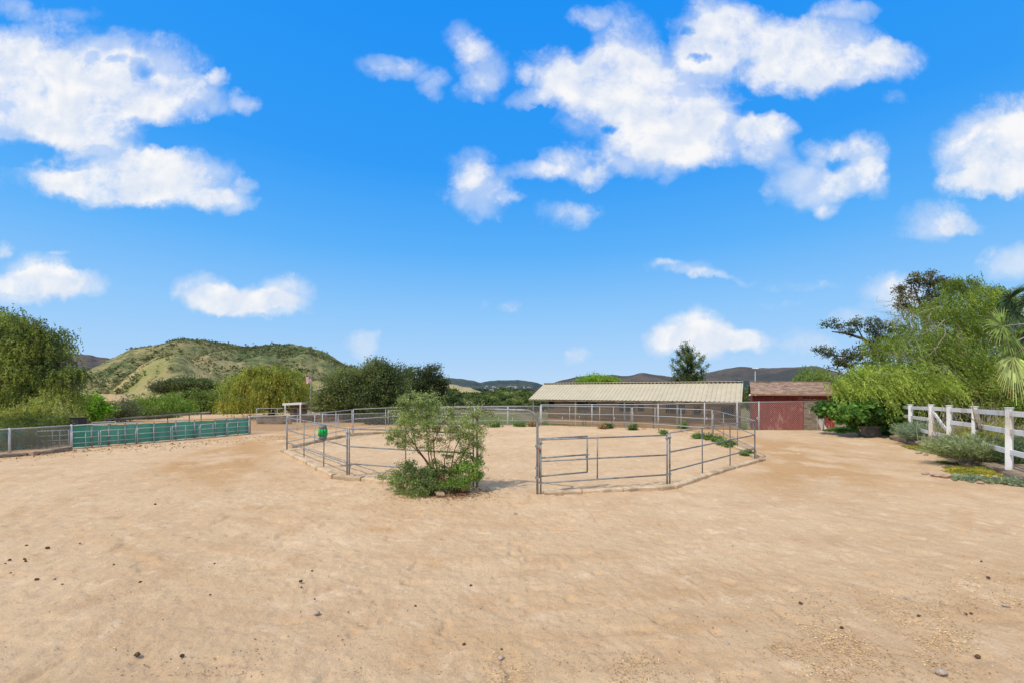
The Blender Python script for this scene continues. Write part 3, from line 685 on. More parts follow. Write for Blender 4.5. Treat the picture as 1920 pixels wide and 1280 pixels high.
make_tree('broadleaf_tree', 'green feathery tree rising behind the roof of the red shed', 'tree', [pxblob(1523, 704, 44, 22, 17, 1.5), pxblob(1510, 712, 44, 17, 13, 1.2), pxblob(1540, 712, 44, 18, 13, 1.2)], Q(1523, 765, 44), [(.07, .10, .03), (.12, .17, .045), (.18, .23, .06)], 'strand', n=900, ln=(.4, 1.1), step=.11, L=.22, W=.06, r0=.15)

# dark eucalyptus behind the willow
def euc(name, label, base, limbs, heads, colors, L=.15, W=.07, dens=110):
    root = thing(name, label, 'tree', base); mb = MB()
    for l in limbs:
        pts = [Q(*p) for p in l[0]]
        mb.tube(pts, np.linspace(l[1], l[2], len(pts)), 8)
    V = []; C = []
    for (px, py, Zz, rx, ry) in heads:
        b = pxblob(px, py, Zz, rx, ry, max(.4, rx * Zz / F * .8))
        k = max(4, int(rx * ry / 28)); v, c, cl = clump_leaves([b], k, .34, dens * .55, L, W, colors, .2, .3)
        V.append(v); C.append(c)
        for cc in cl[::2]:
            mb.tube(bend(Q(px, py + ry * .6, Zz), cc, 3, .1), np.linspace(.03, .008, 4), 4, cap=False)
    quads_mesh('crown', np.concatenate(V), np.concatenate(C), M['leaf'], root); mb.build('trunk', M['bark'], root)
Z = 31.0
euc('eucalyptus_tree', 'dark leaved tree reaching left with layered branches between shed and willow', Q(1690, 800, Z),
    [([(1690, 800, Z), (1672, 720, Z), (1650, 665, Z), (1618, 635, Z), (1585, 625, Z), (1560, 622, Z)], .22, .04),
     ([(1650, 665, Z), (1620, 662, Z), (1590, 668, Z), (1560, 665, Z), (1535, 658, Z)], .10, .02),
     ([(1650, 665, Z), (1652, 635, Z), (1640, 612, Z)], .08, .02), ([(1618, 635, Z), (1605, 610, Z), (1600, 596, Z)], .05, .015)],
    [(1558, 610, Z, 16, 10), (1580, 618, Z, 18, 11), (1602, 604, Z, 16, 13), (1625, 612, Z, 20, 14), (1648, 620, Z, 24, 22), (1533, 655, Z, 14, 9), (1556, 662, Z, 18, 11), (1585, 668, Z, 24, 14), (1618, 660, Z, 26, 18), (1655, 650, Z, 28, 24), (1570, 684, Z, 22, 9), (1600, 688, Z, 28, 14), (1685, 620, Z, 24, 24), (1640, 690, Z, 30, 20)],
    EUC[:2] + [(.08, .095, .05), (.12, .12, .07)])
Z = 30.0
euc('eucalyptus_tree', 'brownish dark leaved treetop rising above the willow', Q(1742, 800, Z),
    [([(1742, 800, Z), (1745, 700, Z), (1738, 620, Z), (1725, 570, Z), (1712, 535, Z)], .24, .03), ([(1738, 620, Z), (1755, 570, Z), (1752, 530, Z)], .09, .02)],
    [(1700, 545, Z, 20, 16), (1722, 530, Z, 24, 18), (1745, 522, Z, 18, 12), (1760, 545, Z, 20, 22), (1712, 572, Z, 26, 16), (1742, 570, Z, 26, 22), (1765, 590, Z, 24, 26), (1690, 562, Z, 10, 9), (1775, 530, Z, 12, 12)],
    [(.04, .038, .022), (.07, .068, .035), (.11, .10, .055), (.13, .14, .06)])

# willow
def willow():
    Z = 24.0; base = np.array([(1812 - 960) / F * Z, Z, 0.2])
    Zt = 22.9; root = thing('willow_tree', 'huge bright green weeping willow leaning over the white rail fence', 'tree', base)
    blobs = [pxblob(1790, 560, Z, 30, 26, 1.4), pxblob(1820, 550, Z, 34, 26, 1.4), pxblob(1760, 590, Z, 50, 30, 1.8), pxblob(1830, 590, Z, 50, 34, 2.0), pxblob(1790, 625, Z, 70, 34, 2.4), pxblob(1720, 640, Z - .5, 55, 30, 2), pxblob(1860, 590, Z, 30, 30, 1.6),
             pxblob(1690, 655, Z - 1, 45, 26, 1.8), pxblob(1750, 670, Z - .5, 70, 30, 2.2), pxblob(1830, 665, Z, 60, 36, 2.4), pxblob(1870, 650, Z + 1, 40, 40, 2), pxblob(1900, 700, Z + 1, 50, 40, 2.4), pxblob(1800, 705, Z - .5, 60, 34, 2.2), pxblob(1870, 560, Z, 12, 14, .8)]
    P, D = surf_points(blobs, 5000, up=-.45, shell=(.3, 1.12)); ln = R.uniform(.25, 1.35, len(P)) * R.choice([.7, 1, 1.4], len(P))
    kp = ~((np.abs(P[:, 0] - Q(1802, 0, Z)[0]) < .55) & (P[:, 1] < Z - .1) & (P[:, 2] < Q(0, 640, Z)[2])); P, D, ln = P[kp], D[kp], ln[kp]
    V, C = strand_leaves(P, ln, np.array([.55, 0, 0]), .07, .17, .042, WILLOW[:3], .22, out=D, spread=.5)
    # the low bright skirt over the fig
    b2 = [pxblob(1600, 712, 22.3, 36, 22, 1.0), pxblob(1640, 705, 22, 44, 26, 1.2), pxblob(1690, 705, 21.8, 50, 26, 1.3), pxblob(1580, 735, 22.3, 22, 16, .8), pxblob(1735, 720, 21.6, 50, 26, 1.3), pxblob(1660, 735, 21.8, 60, 22, 1.2)]
    P, D = surf_points(b2, 2500, up=-.4, shell=(.3, 1.05)); ln = R.uniform(.3, 1.05, len(P)) * R.choice([.7, 1, 1.5], len(P))
    V2, C2 = strand_leaves(P, ln, np.array([.45, -.1, 0]), .06, .15, .04, WILLOW + [(.30, .36, .09)], .17, out=D, spread=.5)
    # long slanting sprays on the right
    b3 = [pxblob(1770, 725, 22.5, 40, 22, 1), pxblob(1825, 735, 23, 40, 24, 1), pxblob(1850, 690, 22.5, 20, 30, .8)]
    P, D = surf_points(b3, 900, up=-.3); V3, C3 = strand_leaves(P, R.uniform(.8, 2.0, len(P)), np.array([1.1, 0, 0]), .06, .15, .04, WILLOW, .18, out=D * .3, spread=.3)
    # upright plumes on the silhouette
    b4 = [pxblob(1880, 560, Z, 8, 22, .5), pxblob(1775, 535, Z, 14, 12, .6), pxblob(1815, 528, Z, 22, 8, .6), pxblob(1855, 548, Z, 10, 14, .6)]
    P, D = surf_points(b4, 420, up=-.2); V4, C4 = strand_leaves(P, R.uniform(.3, .9, len(P)), np.array([.35, 0, 0]), .055, .14, .035, [(.05, .09, .03)] + WILLOW[:2], .2, out=D * .6)
    quads_mesh('crown', np.concatenate([V, V2, V3, V4]), np.concatenate([C, C2, C3, C4]), M['leaf'], root)
    mb = MB()
    tr = [Q(1822, 790, Zt), Q(1815, 740, Zt), Q(1808, 690, Zt), Q(1800, 640, Zt), Q(1796, 600, Z)]
    mb.tube(tr, [.34, .30, .26, .2, .12], 10)
    for lst, r in [([(1812, 735, Z), (1850, 712, Z), (1885, 700, Z)], .16), ([(1812, 725, Z), (1780, 705, Z - .4), (1740, 690, Z - .8), (1690, 688, Z - 1.4)], .15),
                   ([(1803, 650, Z), (1770, 615, Z), (1740, 595, Z)], .10), ([(1800, 640, Z), (1835, 600, Z), (1850, 565, Z)], .10), ([(1808, 690, Z), (1760, 660, Z - .6), (1720, 640, Z - 1)], .10), ([(1796, 600, Z), (1800, 560, Z), (1815, 535, Z)], .06)]:
        pts = [Q(*p) for p in lst]; mb.tube(pts, np.linspace(r, r * .3, len(pts)), 7)
    mb.build('trunk', M['bark'], root)
    # bare pale twigs on the near side
    tw = MB()
    def arc(pts, r):
        pts = np.array([Q(*p) for p in pts]); t = np.linspace(0, 1, 9)
        # smooth by Catmull-like resample
        k = len(pts); ss = np.linspace(0, k - 1, 12); P = []
        for s in ss:
            i = int(min(s, k - 2)); f = s - i; p0 = pts[max(i - 1, 0)]; p1 = pts[i]; p2 = pts[i + 1]; p3 = pts[min(i + 2, k - 1)]
            P.append(.5 * ((2 * p1) + (-p0 + p2) * f + (2 * p0 - 5 * p1 + 4 * p2 - p3) * f * f + (-p0 + 3 * p1 - 3 * p2 + p3) * f ** 3))
        tw.tube(P, np.linspace(r, r * .25, len(P)), 5, cap=False); return P
    zt = 21.6
    mains = [[(1770, 608, zt), (1773, 625, zt), (1763, 640, zt), (1750, 658, zt), (1728, 672, zt), (1712, 676, zt)],
             [(1753, 655, zt), (1758, 668, zt), (1775, 680, zt), (1779, 700, zt)], [(1779, 686, zt), (1762, 698, zt), (1735, 712, zt)],
             [(1771, 600, zt), (1755, 615, zt), (1740, 620, zt), (1725, 632, zt)], [(1768, 575, zt), (1745, 580, zt), (1722, 588, zt), (1700, 598, zt), (1680, 600, zt)],
             [(1710, 586, zt + 1), (1697, 578, zt + 1), (1684, 572, zt + 1), (1664, 572, zt + 1)], [(1702, 590, zt + 1), (1690, 575, zt + 1), (1680, 560, zt + 1), (1675, 545, zt + 1)],
             [(1700, 592, zt + 1), (1682, 592, zt + 1), (1662, 588, zt + 1)], [(1698, 596, zt + 1), (1680, 598, zt + 1), (1660, 604, zt + 1)],
             [(1745, 588, zt), (1742, 600, zt), (1752, 610, zt), (1760, 620, zt)], [(1712, 585, zt), (1712, 600, zt), (1722, 610, zt)],
             [(1730, 636, zt), (1705, 640, zt), (1690, 655, zt)], [(1725, 672, zt), (1700, 670, zt), (1685, 660, zt)],
             [(1750, 728, 21.0), (1720, 718, 21.0), (1690, 708, 21.0), (1660, 700, 21.0), (1640, 690, 21.0)], [(1820, 722, zt), (1790, 700, zt), (1770, 690, zt)], [(1762, 650, zt), (1735, 655, zt), (1712, 650, zt)]]
    for mm in mains:
        P = arc(mm, .020)
        for _ in range(9):
            i = int(R.integers(2, len(P) - 1)); e = P[i] + np.array([R.normal(-.5, .5), R.normal(0, .2), R.normal(-.1, .35)])
            tw.tube(bend(P[i], e, 3, .15), np.linspace(.008, .003, 4), 4, cap=False)
    tw.build('bare_twigs', M['paletwig'], root)
willow()
# greenery behind the white fence
bl = [pxblob(1880, 740, 21, 50, 30, 1.2), pxblob(1910, 770, 20, 40, 22, 1.0), pxblob(1840, 765, 22, 40, 22, 1.0), pxblob(1960, 740, 20, 50, 50, 1.5)]
make_tree('shrub', 'tangled green shrubbery behind the white fence at the right edge', 'shrub', bl, (23.5, 20.6, .2), [(.045, .075, .016), (.09, .14, .025), (.15, .20, .04), (.18, .17, .06)], ncl=420, rc=.36, m=50, L=.11, W=.05, r0=.05)
bl = [pxblob(1770, 775, 24, 45, 20, 1.0), pxblob(1720, 775, 24.5, 40, 18, 1.0)]
make_tree('shrub', 'shaded green shrubbery beneath the willow behind the middle of the white fence', 'shrub', bl, (24, 24.2, .2), [(.03, .05, .014), (.06, .095, .02), (.10, .13, .03)], ncl=240, rc=.36, m=46, L=.11, W=.05, r0=.05)
bl = [pxblob(1990, 640, 24, 70, 70, 2), pxblob(1950, 690, 24, 50, 50, 2)]
make_tree('pepper_tree', 'green tree beyond the right edge behind the palm', 'tree', bl, (29, 24, 0), WILLOW[:3], 'strand', n=900, ln=(.6, 1.6), step=.1, L=.16, W=.05, r0=.2)

# palm
def palm():
    cx, cy, zc = (2000 - 960) / F * 12.5, 12.5, Q(0, 628, 12.5)[2]
    root = thing('fan_palm', 'fan palm with dark upper fronds and pale lower fan at the right edge', 'palm tree', (cx, cy, .25))
    mb = MB(); mb.tube([(cx, cy, .25), (cx - .03, cy, 1.8), (cx, cy, zc)], [.2, .17, .19], 12); mb.build('trunk', M['bark'], root)
    fans = [(1905, 585, 55, 200, 0), (1895, 560, 55, 165, 0), (1880, 612, 62, 185, 1), (1905, 640, 60, 205, 1), (1900, 668, 72, 255, 2), (1930, 560, 60, 120, 0), (1925, 630, 60, 225, 0), (1960, 540, 60, 90, 0), (2040, 560, 60, 50, 0), (2080, 620, 60, 0, 0), (2060, 670, 60, -50, 1), (1990, 680, 60, 270, 1)]
    C3 = [[(.025, .05, .022), (.05, .085, .035)], [(.09, .14, .035), (.20, .26, .07)], [(.20, .25, .08), (.36, .40, .16)]]
    for px, py, ln, ang, ck in fans:
        Zf = {0: 12.6, 1: 12.0, 2: 11.7}[ck] + R.uniform(-.15, .15)
        h = Q(px, py, Zf); V = []; C = []
        base = np.array([cx, cy, zc]); mbx = MB(); mbx.tube(bend(base, h, 5, .03, .08), np.linspace(.03, .014, 6), 6)
        s = Zf / F; nseg = 30; a0 = math.radians(ang); half = math.radians(105 if ck != 2 else 75)
        tilt = R.uniform(-.5, .5)
        for i in range(nseg):
            a = a0 + (i / (nseg - 1) * 2 - 1) * half
            L0 = ln * s * (1 - .25 * abs(i / (nseg - 1) * 2 - 1)) * R.uniform(.92, 1.05)
            d = np.array([math.cos(a), -.35 + tilt * math.sin(a), math.sin(a)]); d /= np.linalg.norm(d)
            sd = np.cross(d, np.array([.1, -1, .1])); sd /= np.linalg.norm(sd)
            prev = h; w = .012; K = 5
            for k in range(K):
                t1 = (k + 1) / K; p = h + d * L0 * t1 + np.array([0, 0, -.28 * L0 * t1 ** 2.2])
                w1 = .022 * math.sin(math.pi * min(.95, .25 + .72 * t1)) + .003
                V.append([prev - sd * w, prev + sd * w, p + sd * w1, p - sd * w1]); prev = p; w = w1
                cc = np.array(C3[ck][0]) * (1 - R.random()) + np.array(C3[ck][1]) * R.random()
                if ck and t1 > .9 and R.random() < .35: cc = np.array([.28, .22, .09])
                C.append(cc)
        quads_mesh('frond', np.array(V), np.array(C), M['leaf'], root)
        mbx.build('frond_stalk', M['paletwig'] if ck == 1 else M['bark'], root)
palm()

# ------------------------------------------------------------------ round pen
PEN = dict(L=(537, 845), M=(652, 892), N=(891, 912), R=(1010, 927), S=(1254, 909), A=(1416, 859), B=(1337, 814), C=(1185, 802), D=(1014, 797), E=(828, 799), F=(661, 816))
PW = {k: G(*v) for k, v in PEN.items()}
PH = 1.32
def on_line(a, b, px):
    u = (px - 960) / F; d = b - a
    t = (u * a[1] - a[0]) / (d[0] - u * d[1]); return a + d * t
def corral_panel(a, b, mids, label, H=PH, rails=(.33, .82, 1.0), r=.021, mat='steel', gap=.05, name='corral_panel', cat='fence panel', group='pipe panels of the round pen', legs=True, short=()):
    a = a.copy(); b = b.copy(); d = (b - a); Ln = np.linalg.norm(d); d /= Ln; a = a + d * gap; b = b - d * gap
    root = thing(name, label, cat, a, group)
    hs = [H * rr if rr <= 1 else rr for rr in (.245, .61, 1.0)] if rails is None else [H * x for x in rails]
    for h in hs:
        sg = R.normal(0, .006); m = (a + b) / 2
        MB().tube([a + [0, 0, h], m + [0, 0, h + sg], b + [0, 0, h]], r * .92, 10).build('rail', M[mat], root)
    for p in (a, b):
        MB().tube([p + [0, 0, -.05], p + [0, 0, H]], r, 10).build('post', M[mat], root)
    for i, px in enumerate(mids):
        p = on_line(a, b, px); lo = hs[0] if px in short else -.04
        MB().tube([p + [0, 0, lo], p + [R.normal(0, .008), 0, H]], r * .8, 8).build('upright', M[mat], root)
    # clamps
    if H > .8:
        for p in (a, b):
            for h in (.28, H - .12): MB().box(p + [0, 0, h], (.075, .05, .035), rot=math.atan2(d[1], d[0])).build('clamp', M[mat], root)
    return root
rl = (.27, .63, 1.0)
corral_panel(PW['L'], PW['M'], [570, 607], 'grey pipe panel at the near left of the round pen, carrying the green banded drum', rails=rl)
corral_panel(PW['M'], PW['N'], [761], 'grey pipe panel running behind the leafy bush left of the gate arch', rails=rl)
corral_panel(PW['R'], PW['S'], [1120], 'grey pipe panel right of the gate arch, behind it the open gate leaf', rails=(.21, .59, .97), H=1.30, short=(1120,))
corral_panel(PW['S'], PW['A'], [1317, 1369], 'grey pipe panel on the near right side of the round pen', rails=rl)
corral_panel(PW['A'], PW['B'], [1383, 1357], 'short looking pipe panel running back along the right side of the pen', rails=rl)
corral_panel(PW['B'], PW['C'], [1277, 1228], 'pale pipe panel at the back of the pen before the right half of the stable', rails=rl, mat='steel_pale')
corral_panel(PW['C'], PW['D'], [1150, 1124, 1068], 'pale pipe panel at the back of the pen before the left half of the stable', rails=rl, mat='steel_pale')
corral_panel(PW['D'], PW['E'], [953, 891], 'pale pipe panel at the back of the pen seen through the gate arch', rails=rl, mat='steel_pale', short=())
corral_panel(PW['E'], PW['F'], [723, 776], 'pale pipe panel at the back left of the pen before the oaks', rails=rl, H=1.38, mat='steel_pale')
corral_panel(PW['F'], PW['L'], [630, 605, 590], 'pipe panel running back along the left side of the pen', rails=rl, H=1.36, mat='steel_pale')

# gate arch with open leaf
aN, aR = PW['N'] + np.array([.05, 0, 0]), PW['R'] + np.array([-.03, 0, 0])
root = thing('gate_arch', 'bent pipe walk through arch with its gate standing open, at the front of the pen', 'gate', aR)
topz = 2.4 - 39 / (F / aR[1]); rad = .28; mb = []
d = (aR - aN) / np.linalg.norm(aR - aN)
pts = [aN + [0, 0, -.05], aN + [0, 0, topz - rad]]
for k in range(1, 9):
    t = k / 8 * math.pi / 2; pts.append(aN + d * rad * (1 - math.cos(t)) + np.array([0, 0, topz - rad + rad * math.sin(t)]))
for k in range(9):
    t = k / 8 * math.pi / 2; pts.append(aR - d * rad * (1 - math.sin(t)) + np.array([0, 0, topz - rad + rad * math.cos(t)]))
pts.append(aR + [0, 0, -.05])
MB().tube(pts, .027, 12).build('arch_pipe', M['steel'], root)
hp = aR + np.array([.055, .02, 0]); le = hp + np.array([1.18, .52, 0]); leaf_mb = MB()
for h in (.42, .84, 1.28): leaf_mb.tube([hp + [0, 0, h], le + [0, 0, h]], .019, 10)
leaf_mb.tube([hp + [0, 0, .38], hp + [0, 0, 1.30]], .02, 10); leaf_mb.tube([le + [0, 0, .42], le + [0, 0, 1.28]], .019, 10)
g = leaf_mb.build('gate_leaf', M['steel'], root)
MB().tube([le + [-.12, -.02, .84], le + [.05, -.02, .84]], .012, 8).box(le + np.array([-.03, -.03, .80]), (.03, .02, .07)).build('latch', M['steel'], g)
for h in (.40, .62, 1.12): MB().box(aR + np.array([-.02, -.02, h]), (.07, .06, .05)).build('hinge', M['steel'], root)
MB().lathe(hp + np.array([-.02, -.03, 1.03]), [(.045, 0), (.05, .015), (.045, .03)], 14).build('red_strap', mat_noise('red_strap', (.35, .06, .04), (.5, .12, .08), 10, .7, 0), root)

# drum with the green band, hung on the left panel
dp = on_line(PW['L'], PW['M'], 607.5) + np.array([0, -.08, 0])
s0 = dp[1] / F; zt = H_EYE - (796 - HOR) * s0; zb = H_EYE - (823 - HOR) * s0; hh = zt - zb
root = thing('feeder_drum', 'small grey drum with a bright green band hung on the near left pen rail', 'feeder', dp + np.array([0, 0, zb]))
MB().lathe(dp + np.array([0, 0, zb]), [(.05, -.03), (.10, 0), (.115, .03), (.115, hh * .22), (.105, hh * .24), (.105, hh * .76), (.115, hh * .78), (.115, hh - .05), (.08, hh), (.03, hh + .02)], 20).build('drum', M['greyplastic'], root)
gb = MB()
for k in range(10):
    a = 2 * math.pi * k / 10; gb.tube([dp + np.array([math.cos(a) * .108, math.sin(a) * .108, zb + hh * .26]), dp + np.array([math.cos(a) * .108, math.sin(a) * .108, zb + hh * .74])], .032, 8)
gb.build('green_band', M['greenplastic'], root)
MB().tube([dp + np.array([0, .02, zt]), dp + np.array([0, .06, PH])], .008, 6).build('hanger', M['steel'], root)

# kerb round the pen
def kerb_run(px_pts, w, h, label, group, mat='kerb', name='kerb_timber', seg=8, split=None, world=None):
    pts = [G(*p) for p in px_pts] if world is None else world
    for i in range(len(pts) - 1):
        a, b = pts[i], pts[i + 1]; Ln = np.linalg.norm(b - a); d = (b - a) / Ln; sd = np.array([-d[1], d[0], 0])
        n = max(3, int(Ln / .35)); vs = []; fs = []; a2 = a + d * .02; b2 = b - d * .02
        prof = [(-.5, -.4), (-.5, .72), (-.34, 1.0), (.34, 1.0), (.5, .74), (.5, -.4)]
        for k in range(n + 1):
            c = a2 + (b2 - a2) * k / n + sd * R.normal(0, .012)
            hz = h * (1 + R.normal(0, .07)); 
            for (u_, v_) in prof: vs.append(c + sd * u_ * w * (1 + R.normal(0, .03)) + np.array([0, 0, v_ * hz + R.normal(0, .004)]))
        K = len(prof)
        for k in range(n):
            for q in range(K):
                q2 = (q + 1) % K; fs.append((k * K + q, k * K + q2, (k + 1) * K + q2, (k + 1) * K + q))
        fs.append(tuple(range(K))); fs.append(tuple(n * K + q for q in range(K - 1, -1, -1)))
        m = MB(); m.add(vs, fs, False); o = m.build(name, M[mat], loc=a)
        lab = label[i] if isinstance(label, list) else label
        tag(o, lab, 'kerb', group)
kerb_run([(532, 846), (580, 870), (628, 896), (680, 901), (738, 908)], .20, .115,
         ['sandy edging block at the left corner post of the pen', 'sandy edging block under the green banded drum', 'short sandy edging block at the bend left of the bush', 'sandy edging block running into the left of the bush'], None)
kerb_run([(1018, 927), (1090, 924), (1165, 920), (1262, 914.5), (1322, 893), (1375, 877), (1430, 861)], .18, .09,
         ['low half buried edging beside the right foot of the gate arch', 'low edging below the middle of the gate side panel', 'low edging just left of the paired posts right of the gate', 'edging block curving past the paired posts right of the gate', 'pale edging block on the near right side of the pen', 'pale edging block ending at the right corner post of the pen'], None)
kerb_run([(1418, 858), (1378, 838), (1340, 818), (1260, 808), (1190, 803)], .18, .09,
         'sandy edging block along the right back rim of the pen', 'edging along the right back rim of the pen')
kerb_run([(545, 840), (606, 825), (660, 816), (735, 810.5), (800, 805)], .18, .13,
         'sandy edging block along the left back rim of the pen', 'edging along the left back rim of the pen')

# ------------------------------------------------------------------ chain link fences
def chain_fence(pts, H, label, posts_px=None, sp=.085, wr=.010, group=None, seg=3.0, tags=()):
    pts = [np.array(p, float) for p in pts]; root = thing('chain_link_fence', label, 'fence', pts[0], group)
    Hs = H if isinstance(H, list) else [H] * len(pts)
    V = []
    for (a, b, ha, hb_) in zip(pts[:-1], pts[1:], Hs[:-1], Hs[1:]):
        Ln = np.linalg.norm(b - a); d = (b - a) / Ln; nrm = np.array([d[1], -d[0], 0]); hm_ = max(ha, hb_)
        for sgn in (1, -1):
            s0 = np.arange(-hm_, Ln + hm_, sp)
            for s in s0:
                # diagonal from (s,0) to (s+sgn*h, h), clipped
                lo, hi = 0.0, hm_
                if sgn > 0: lo = max(lo, -s); hi = min(hi, Ln - s)
                else: lo = max(lo, s - Ln); hi = min(hi, s)
                if hi - lo < .02: continue
                def P(t):
                    x = s + sgn * t; hx = ha + (hb_ - ha) * x / Ln
                    return a + d * x + np.array([0, 0, .03 + min(t, hx) ])
                # keep below the rail when heights differ
                xe = s + sgn * hi; he = ha + (hb_ - ha) * np.clip(xe / Ln, 0, 1); hi = min(hi, he)
                if hi - lo < .02: continue
                p, q = P(lo), P(hi); o = np.cross(unit(q - p), nrm) * wr / 2 ; off = nrm * (.004 * sgn)
                V.append([p - o + off, p + o + off, q + o + off, q - o + off])
    V = np.array(V); quads_mesh('chain_mesh', V, np.tile([[.3, .31, .31]], (len(V), 1)), M['wire'], root)
    MB().tube([p + np.array([0, 0, h + .03]) for p, h in zip(pts, Hs)], .024, 8).build('top_rail', M['steel_pale'], root)
    # posts
    if posts_px is None:
        for a, b, ha, hb_ in zip(pts[:-1], pts[1:], Hs[:-1], Hs[1:]):
            Ln = np.linalg.norm(b - a); n = max(1, round(Ln / seg))
            for k in range(n + 1 if b is pts[-1] else n):
                p = a + (b - a) * k / n; h = ha + (hb_ - ha) * k / n
                MB().tube([p + [0, 0, -.7], p + [0, 0, h + .05]], .03, 8).build('post', M['steel_pale'], root)
    else:
        for px in posts_px:
            for a, b, ha, hb_ in zip(pts[:-1], pts[1:], Hs[:-1], Hs[1:]):
                p = on_line(a, b, px); t = np.dot(p - a, b - a) / np.dot(b - a, b - a)
                if -1e-6 <= t <= 1 + 1e-6:
                    h = ha + (hb_ - ha) * t; MB().tube([p + [0, 0, -.3], p + [0, 0, h + .07]], .036, 10).build('post', M['steel_pale'], root); break
    for px, py in tags:
        for a, b in zip(pts[:-1], pts[1:]):
            p = on_line(a, b, px); t = np.dot(p - a, b - a) / np.dot(b - a, b - a)
            if 0 <= t <= 1:
                z = H_EYE - (py - HOR) * p[1] / F; MB().box(p + np.array([0, -.04, z]), (.03, .012, .16)).build('white_tag', M['white'], root); break
    return root
hz = lambda p, ytop: H_EYE - (ytop - HOR) * p[1] / F
chain_fence([left_far, G(18, 850), chain_pts[0]], [.92, .90, .93], 'low chain link fence at the left edge on a timber sill', posts_px=[18, 134, -110], sp=.085, wr=.009)
back = chain_pts[2:7]
chain_fence([chain_pts[2], chain_pts[3], chain_pts[4]], [.93, .80, .82], 'low chain link fence behind the left side of the round pen', seg=2.2, sp=.10)
chain_fence([chain_pts[4], chain_pts[5], chain_pts[6]], [.95, 1.15, 1.25], 'chain link fence behind the back of the pen below the valley trees', seg=2.5, sp=.11, tags=[(935, 784), (961, 784)])
chain_fence([chain_pts[6], chain_pts[7], chain_pts[8], chain_pts[9]], [1.35, 1.47, 1.62, 1.68], 'tall chain link fence in front of the stable and the red shed', posts_px=[1014.5, 1110, 1234, 1321, 1382, 1423, 1533, 1544], sp=.12, wr=.0095,
            tags=[(1054, 782), (1086, 781), (1152, 783), (1235, 784), (1324, 783), (1419, 783), (1517, 771)])

# green windscreen fence with timber/pipe posts
a, b = chain_pts[0], chain_pts[2]
root = thing('windscreen_fence', 'fence covered with green windscreen cloth on the left of the yard', 'fence', a)
mid = chain_pts[1]; V = []; n = 70
path = [a + (mid - a) * t for t in np.linspace(0, 1, n // 2, endpoint=False)] + [mid + (b - mid) * t for t in np.linspace(0, 1, n // 2 + 1)]
rows = 8; vs = []
nrm = np.array([.62, -.78, 0]) 
for i, p in enumerate(path):
    t = i / (len(path) - 1); ht = (1 - t) * hz(a, 798) + t * hz(b, 783.5)
    for k in range(rows + 1):
        kk = k / rows; w = math.sin(i * 1.9 + k * .4) * .012 + R.normal(0, .006)
        vs.append(p + np.array([0, 0, .05 + (ht - .07) * kk + (.008 * math.sin(i * .9) if k in (0, rows) else 0)]) + nrm * w * (1 if 0 < k < rows else .4) - nrm * .09)
fs = [(i * (rows + 1) + k, (i + 1) * (rows + 1) + k, (i + 1) * (rows + 1) + k + 1, i * (rows + 1) + k + 1) for i in range(len(path) - 1) for k in range(rows)]
m = MB(); m.add(vs, fs, True); m.build('green_cloth', M['screen'], root)
MB().tube([a + [0, 0, hz(a, 797)], mid + [0, 0, hz(mid, 788.5)], b + [0, 0, hz(b, 782.5)]], .022, 8).build('top_rail', M['steel_pale'], root)
for px in (172, 204, 235, 257, 289, 330, 365, 404, 425, 446, 468):
    p = on_line(a, mid, px) if px < 297 else on_line(mid, b, px)
    tt = (px - 134) / 333; MB().tube([p + [0, 0, -.2], p + [0, 0, hz(p, 797.5 - 14.5 * tt)]], .028, 8).build('post', M['steel'], root)
# green cloth seen through the left chain link
root = thing('windscreen_fence', 'dim green windscreen seen behind the chain link fence at the far left', 'fence', left_far)
m = MB(); off = np.array([-1.0, 1.2, 0]); l0 = left_far + off; l1 = G(26, 850) + off * 1.2
m.add([l0 + [0, 0, 0], l1 + [0, 0, 0], l1 + [0, 0, .75], l0 + [0, 0, .75]], [(0, 1, 2, 3)]); m.build('green_cloth', M['screen'], root)
MB().tube([l0 + [0, 0, .77], l1 + [0, 0, .77]], .02, 8).build('top_rail', M['steel'], root)
# low pipe panels in front of the windscreen
fr = np.array([.28, -.30, 0]); jp = [134, 187, 256, 321, 374, 425, 466]
jw = []
for px in jp:
    p = (on_line(a, mid, px) if px < 297 else on_line(mid, b, px)); jw.append(p + fr * .35)
labs = ['low four rail pipe panel before the left end of the green windscreen', 'low four rail pipe panel second from the left along the green windscreen', 'low four rail pipe panel left of the middle of the green windscreen', 'low four rail pipe panel right of the middle of the green windscreen', 'low four rail pipe panel second from the right end of the green windscreen', 'low four rail pipe panel before the right end of the green windscreen']
for i in range(6):
    A_, B_ = jw[i], jw[i + 1]; mpx = (jp[i] + jp[i + 1]) / 2
    corral_panel(A_, B_, [mpx], labs[i], H=.70, rails=(.05, .34, .66, 1.0), r=.014, mat='steel_pale', group='low pipe panels along the green windscreen', gap=.03)
root_p = corral_panel(G(60, 846) + np.array([-.9, .9, 0]), G(126, 841) + np.array([-.8, .9, 0]), [98, 112], 'pipe panel seen through the low chain link fence at the left', H=.70, rails=(.1, .4, .7, 1.0), r=.018, mat='steel_pale', group=None)
# timber sills and blocks at the left fence
kerb_run(None, .16, .12, 'long grey timber sill under the leftmost chain link fence', None, 'timber', 'timber_sill', world=[left_far + np.array([.1, -.1, 0]), G(52, 853)])
kerb_run([(68, 852), (133, 843.5)], .16, .14, 'grey timber sill right of the two tan blocks, by the left fence', None, 'timber', 'timber_sill')
for k, (px, lab) in enumerate([(56, 'tan block between the left timber sills, left one'), (63, 'tan block between the left timber sills, right one')]):
    p = G(px, 852.5); o = MB().box(p + [0, 0, .06], (.16, .16, .15), jit=.012).build('concrete_block', M['rock'], loc=p, bevel=.012); tag(o, lab, 'block')

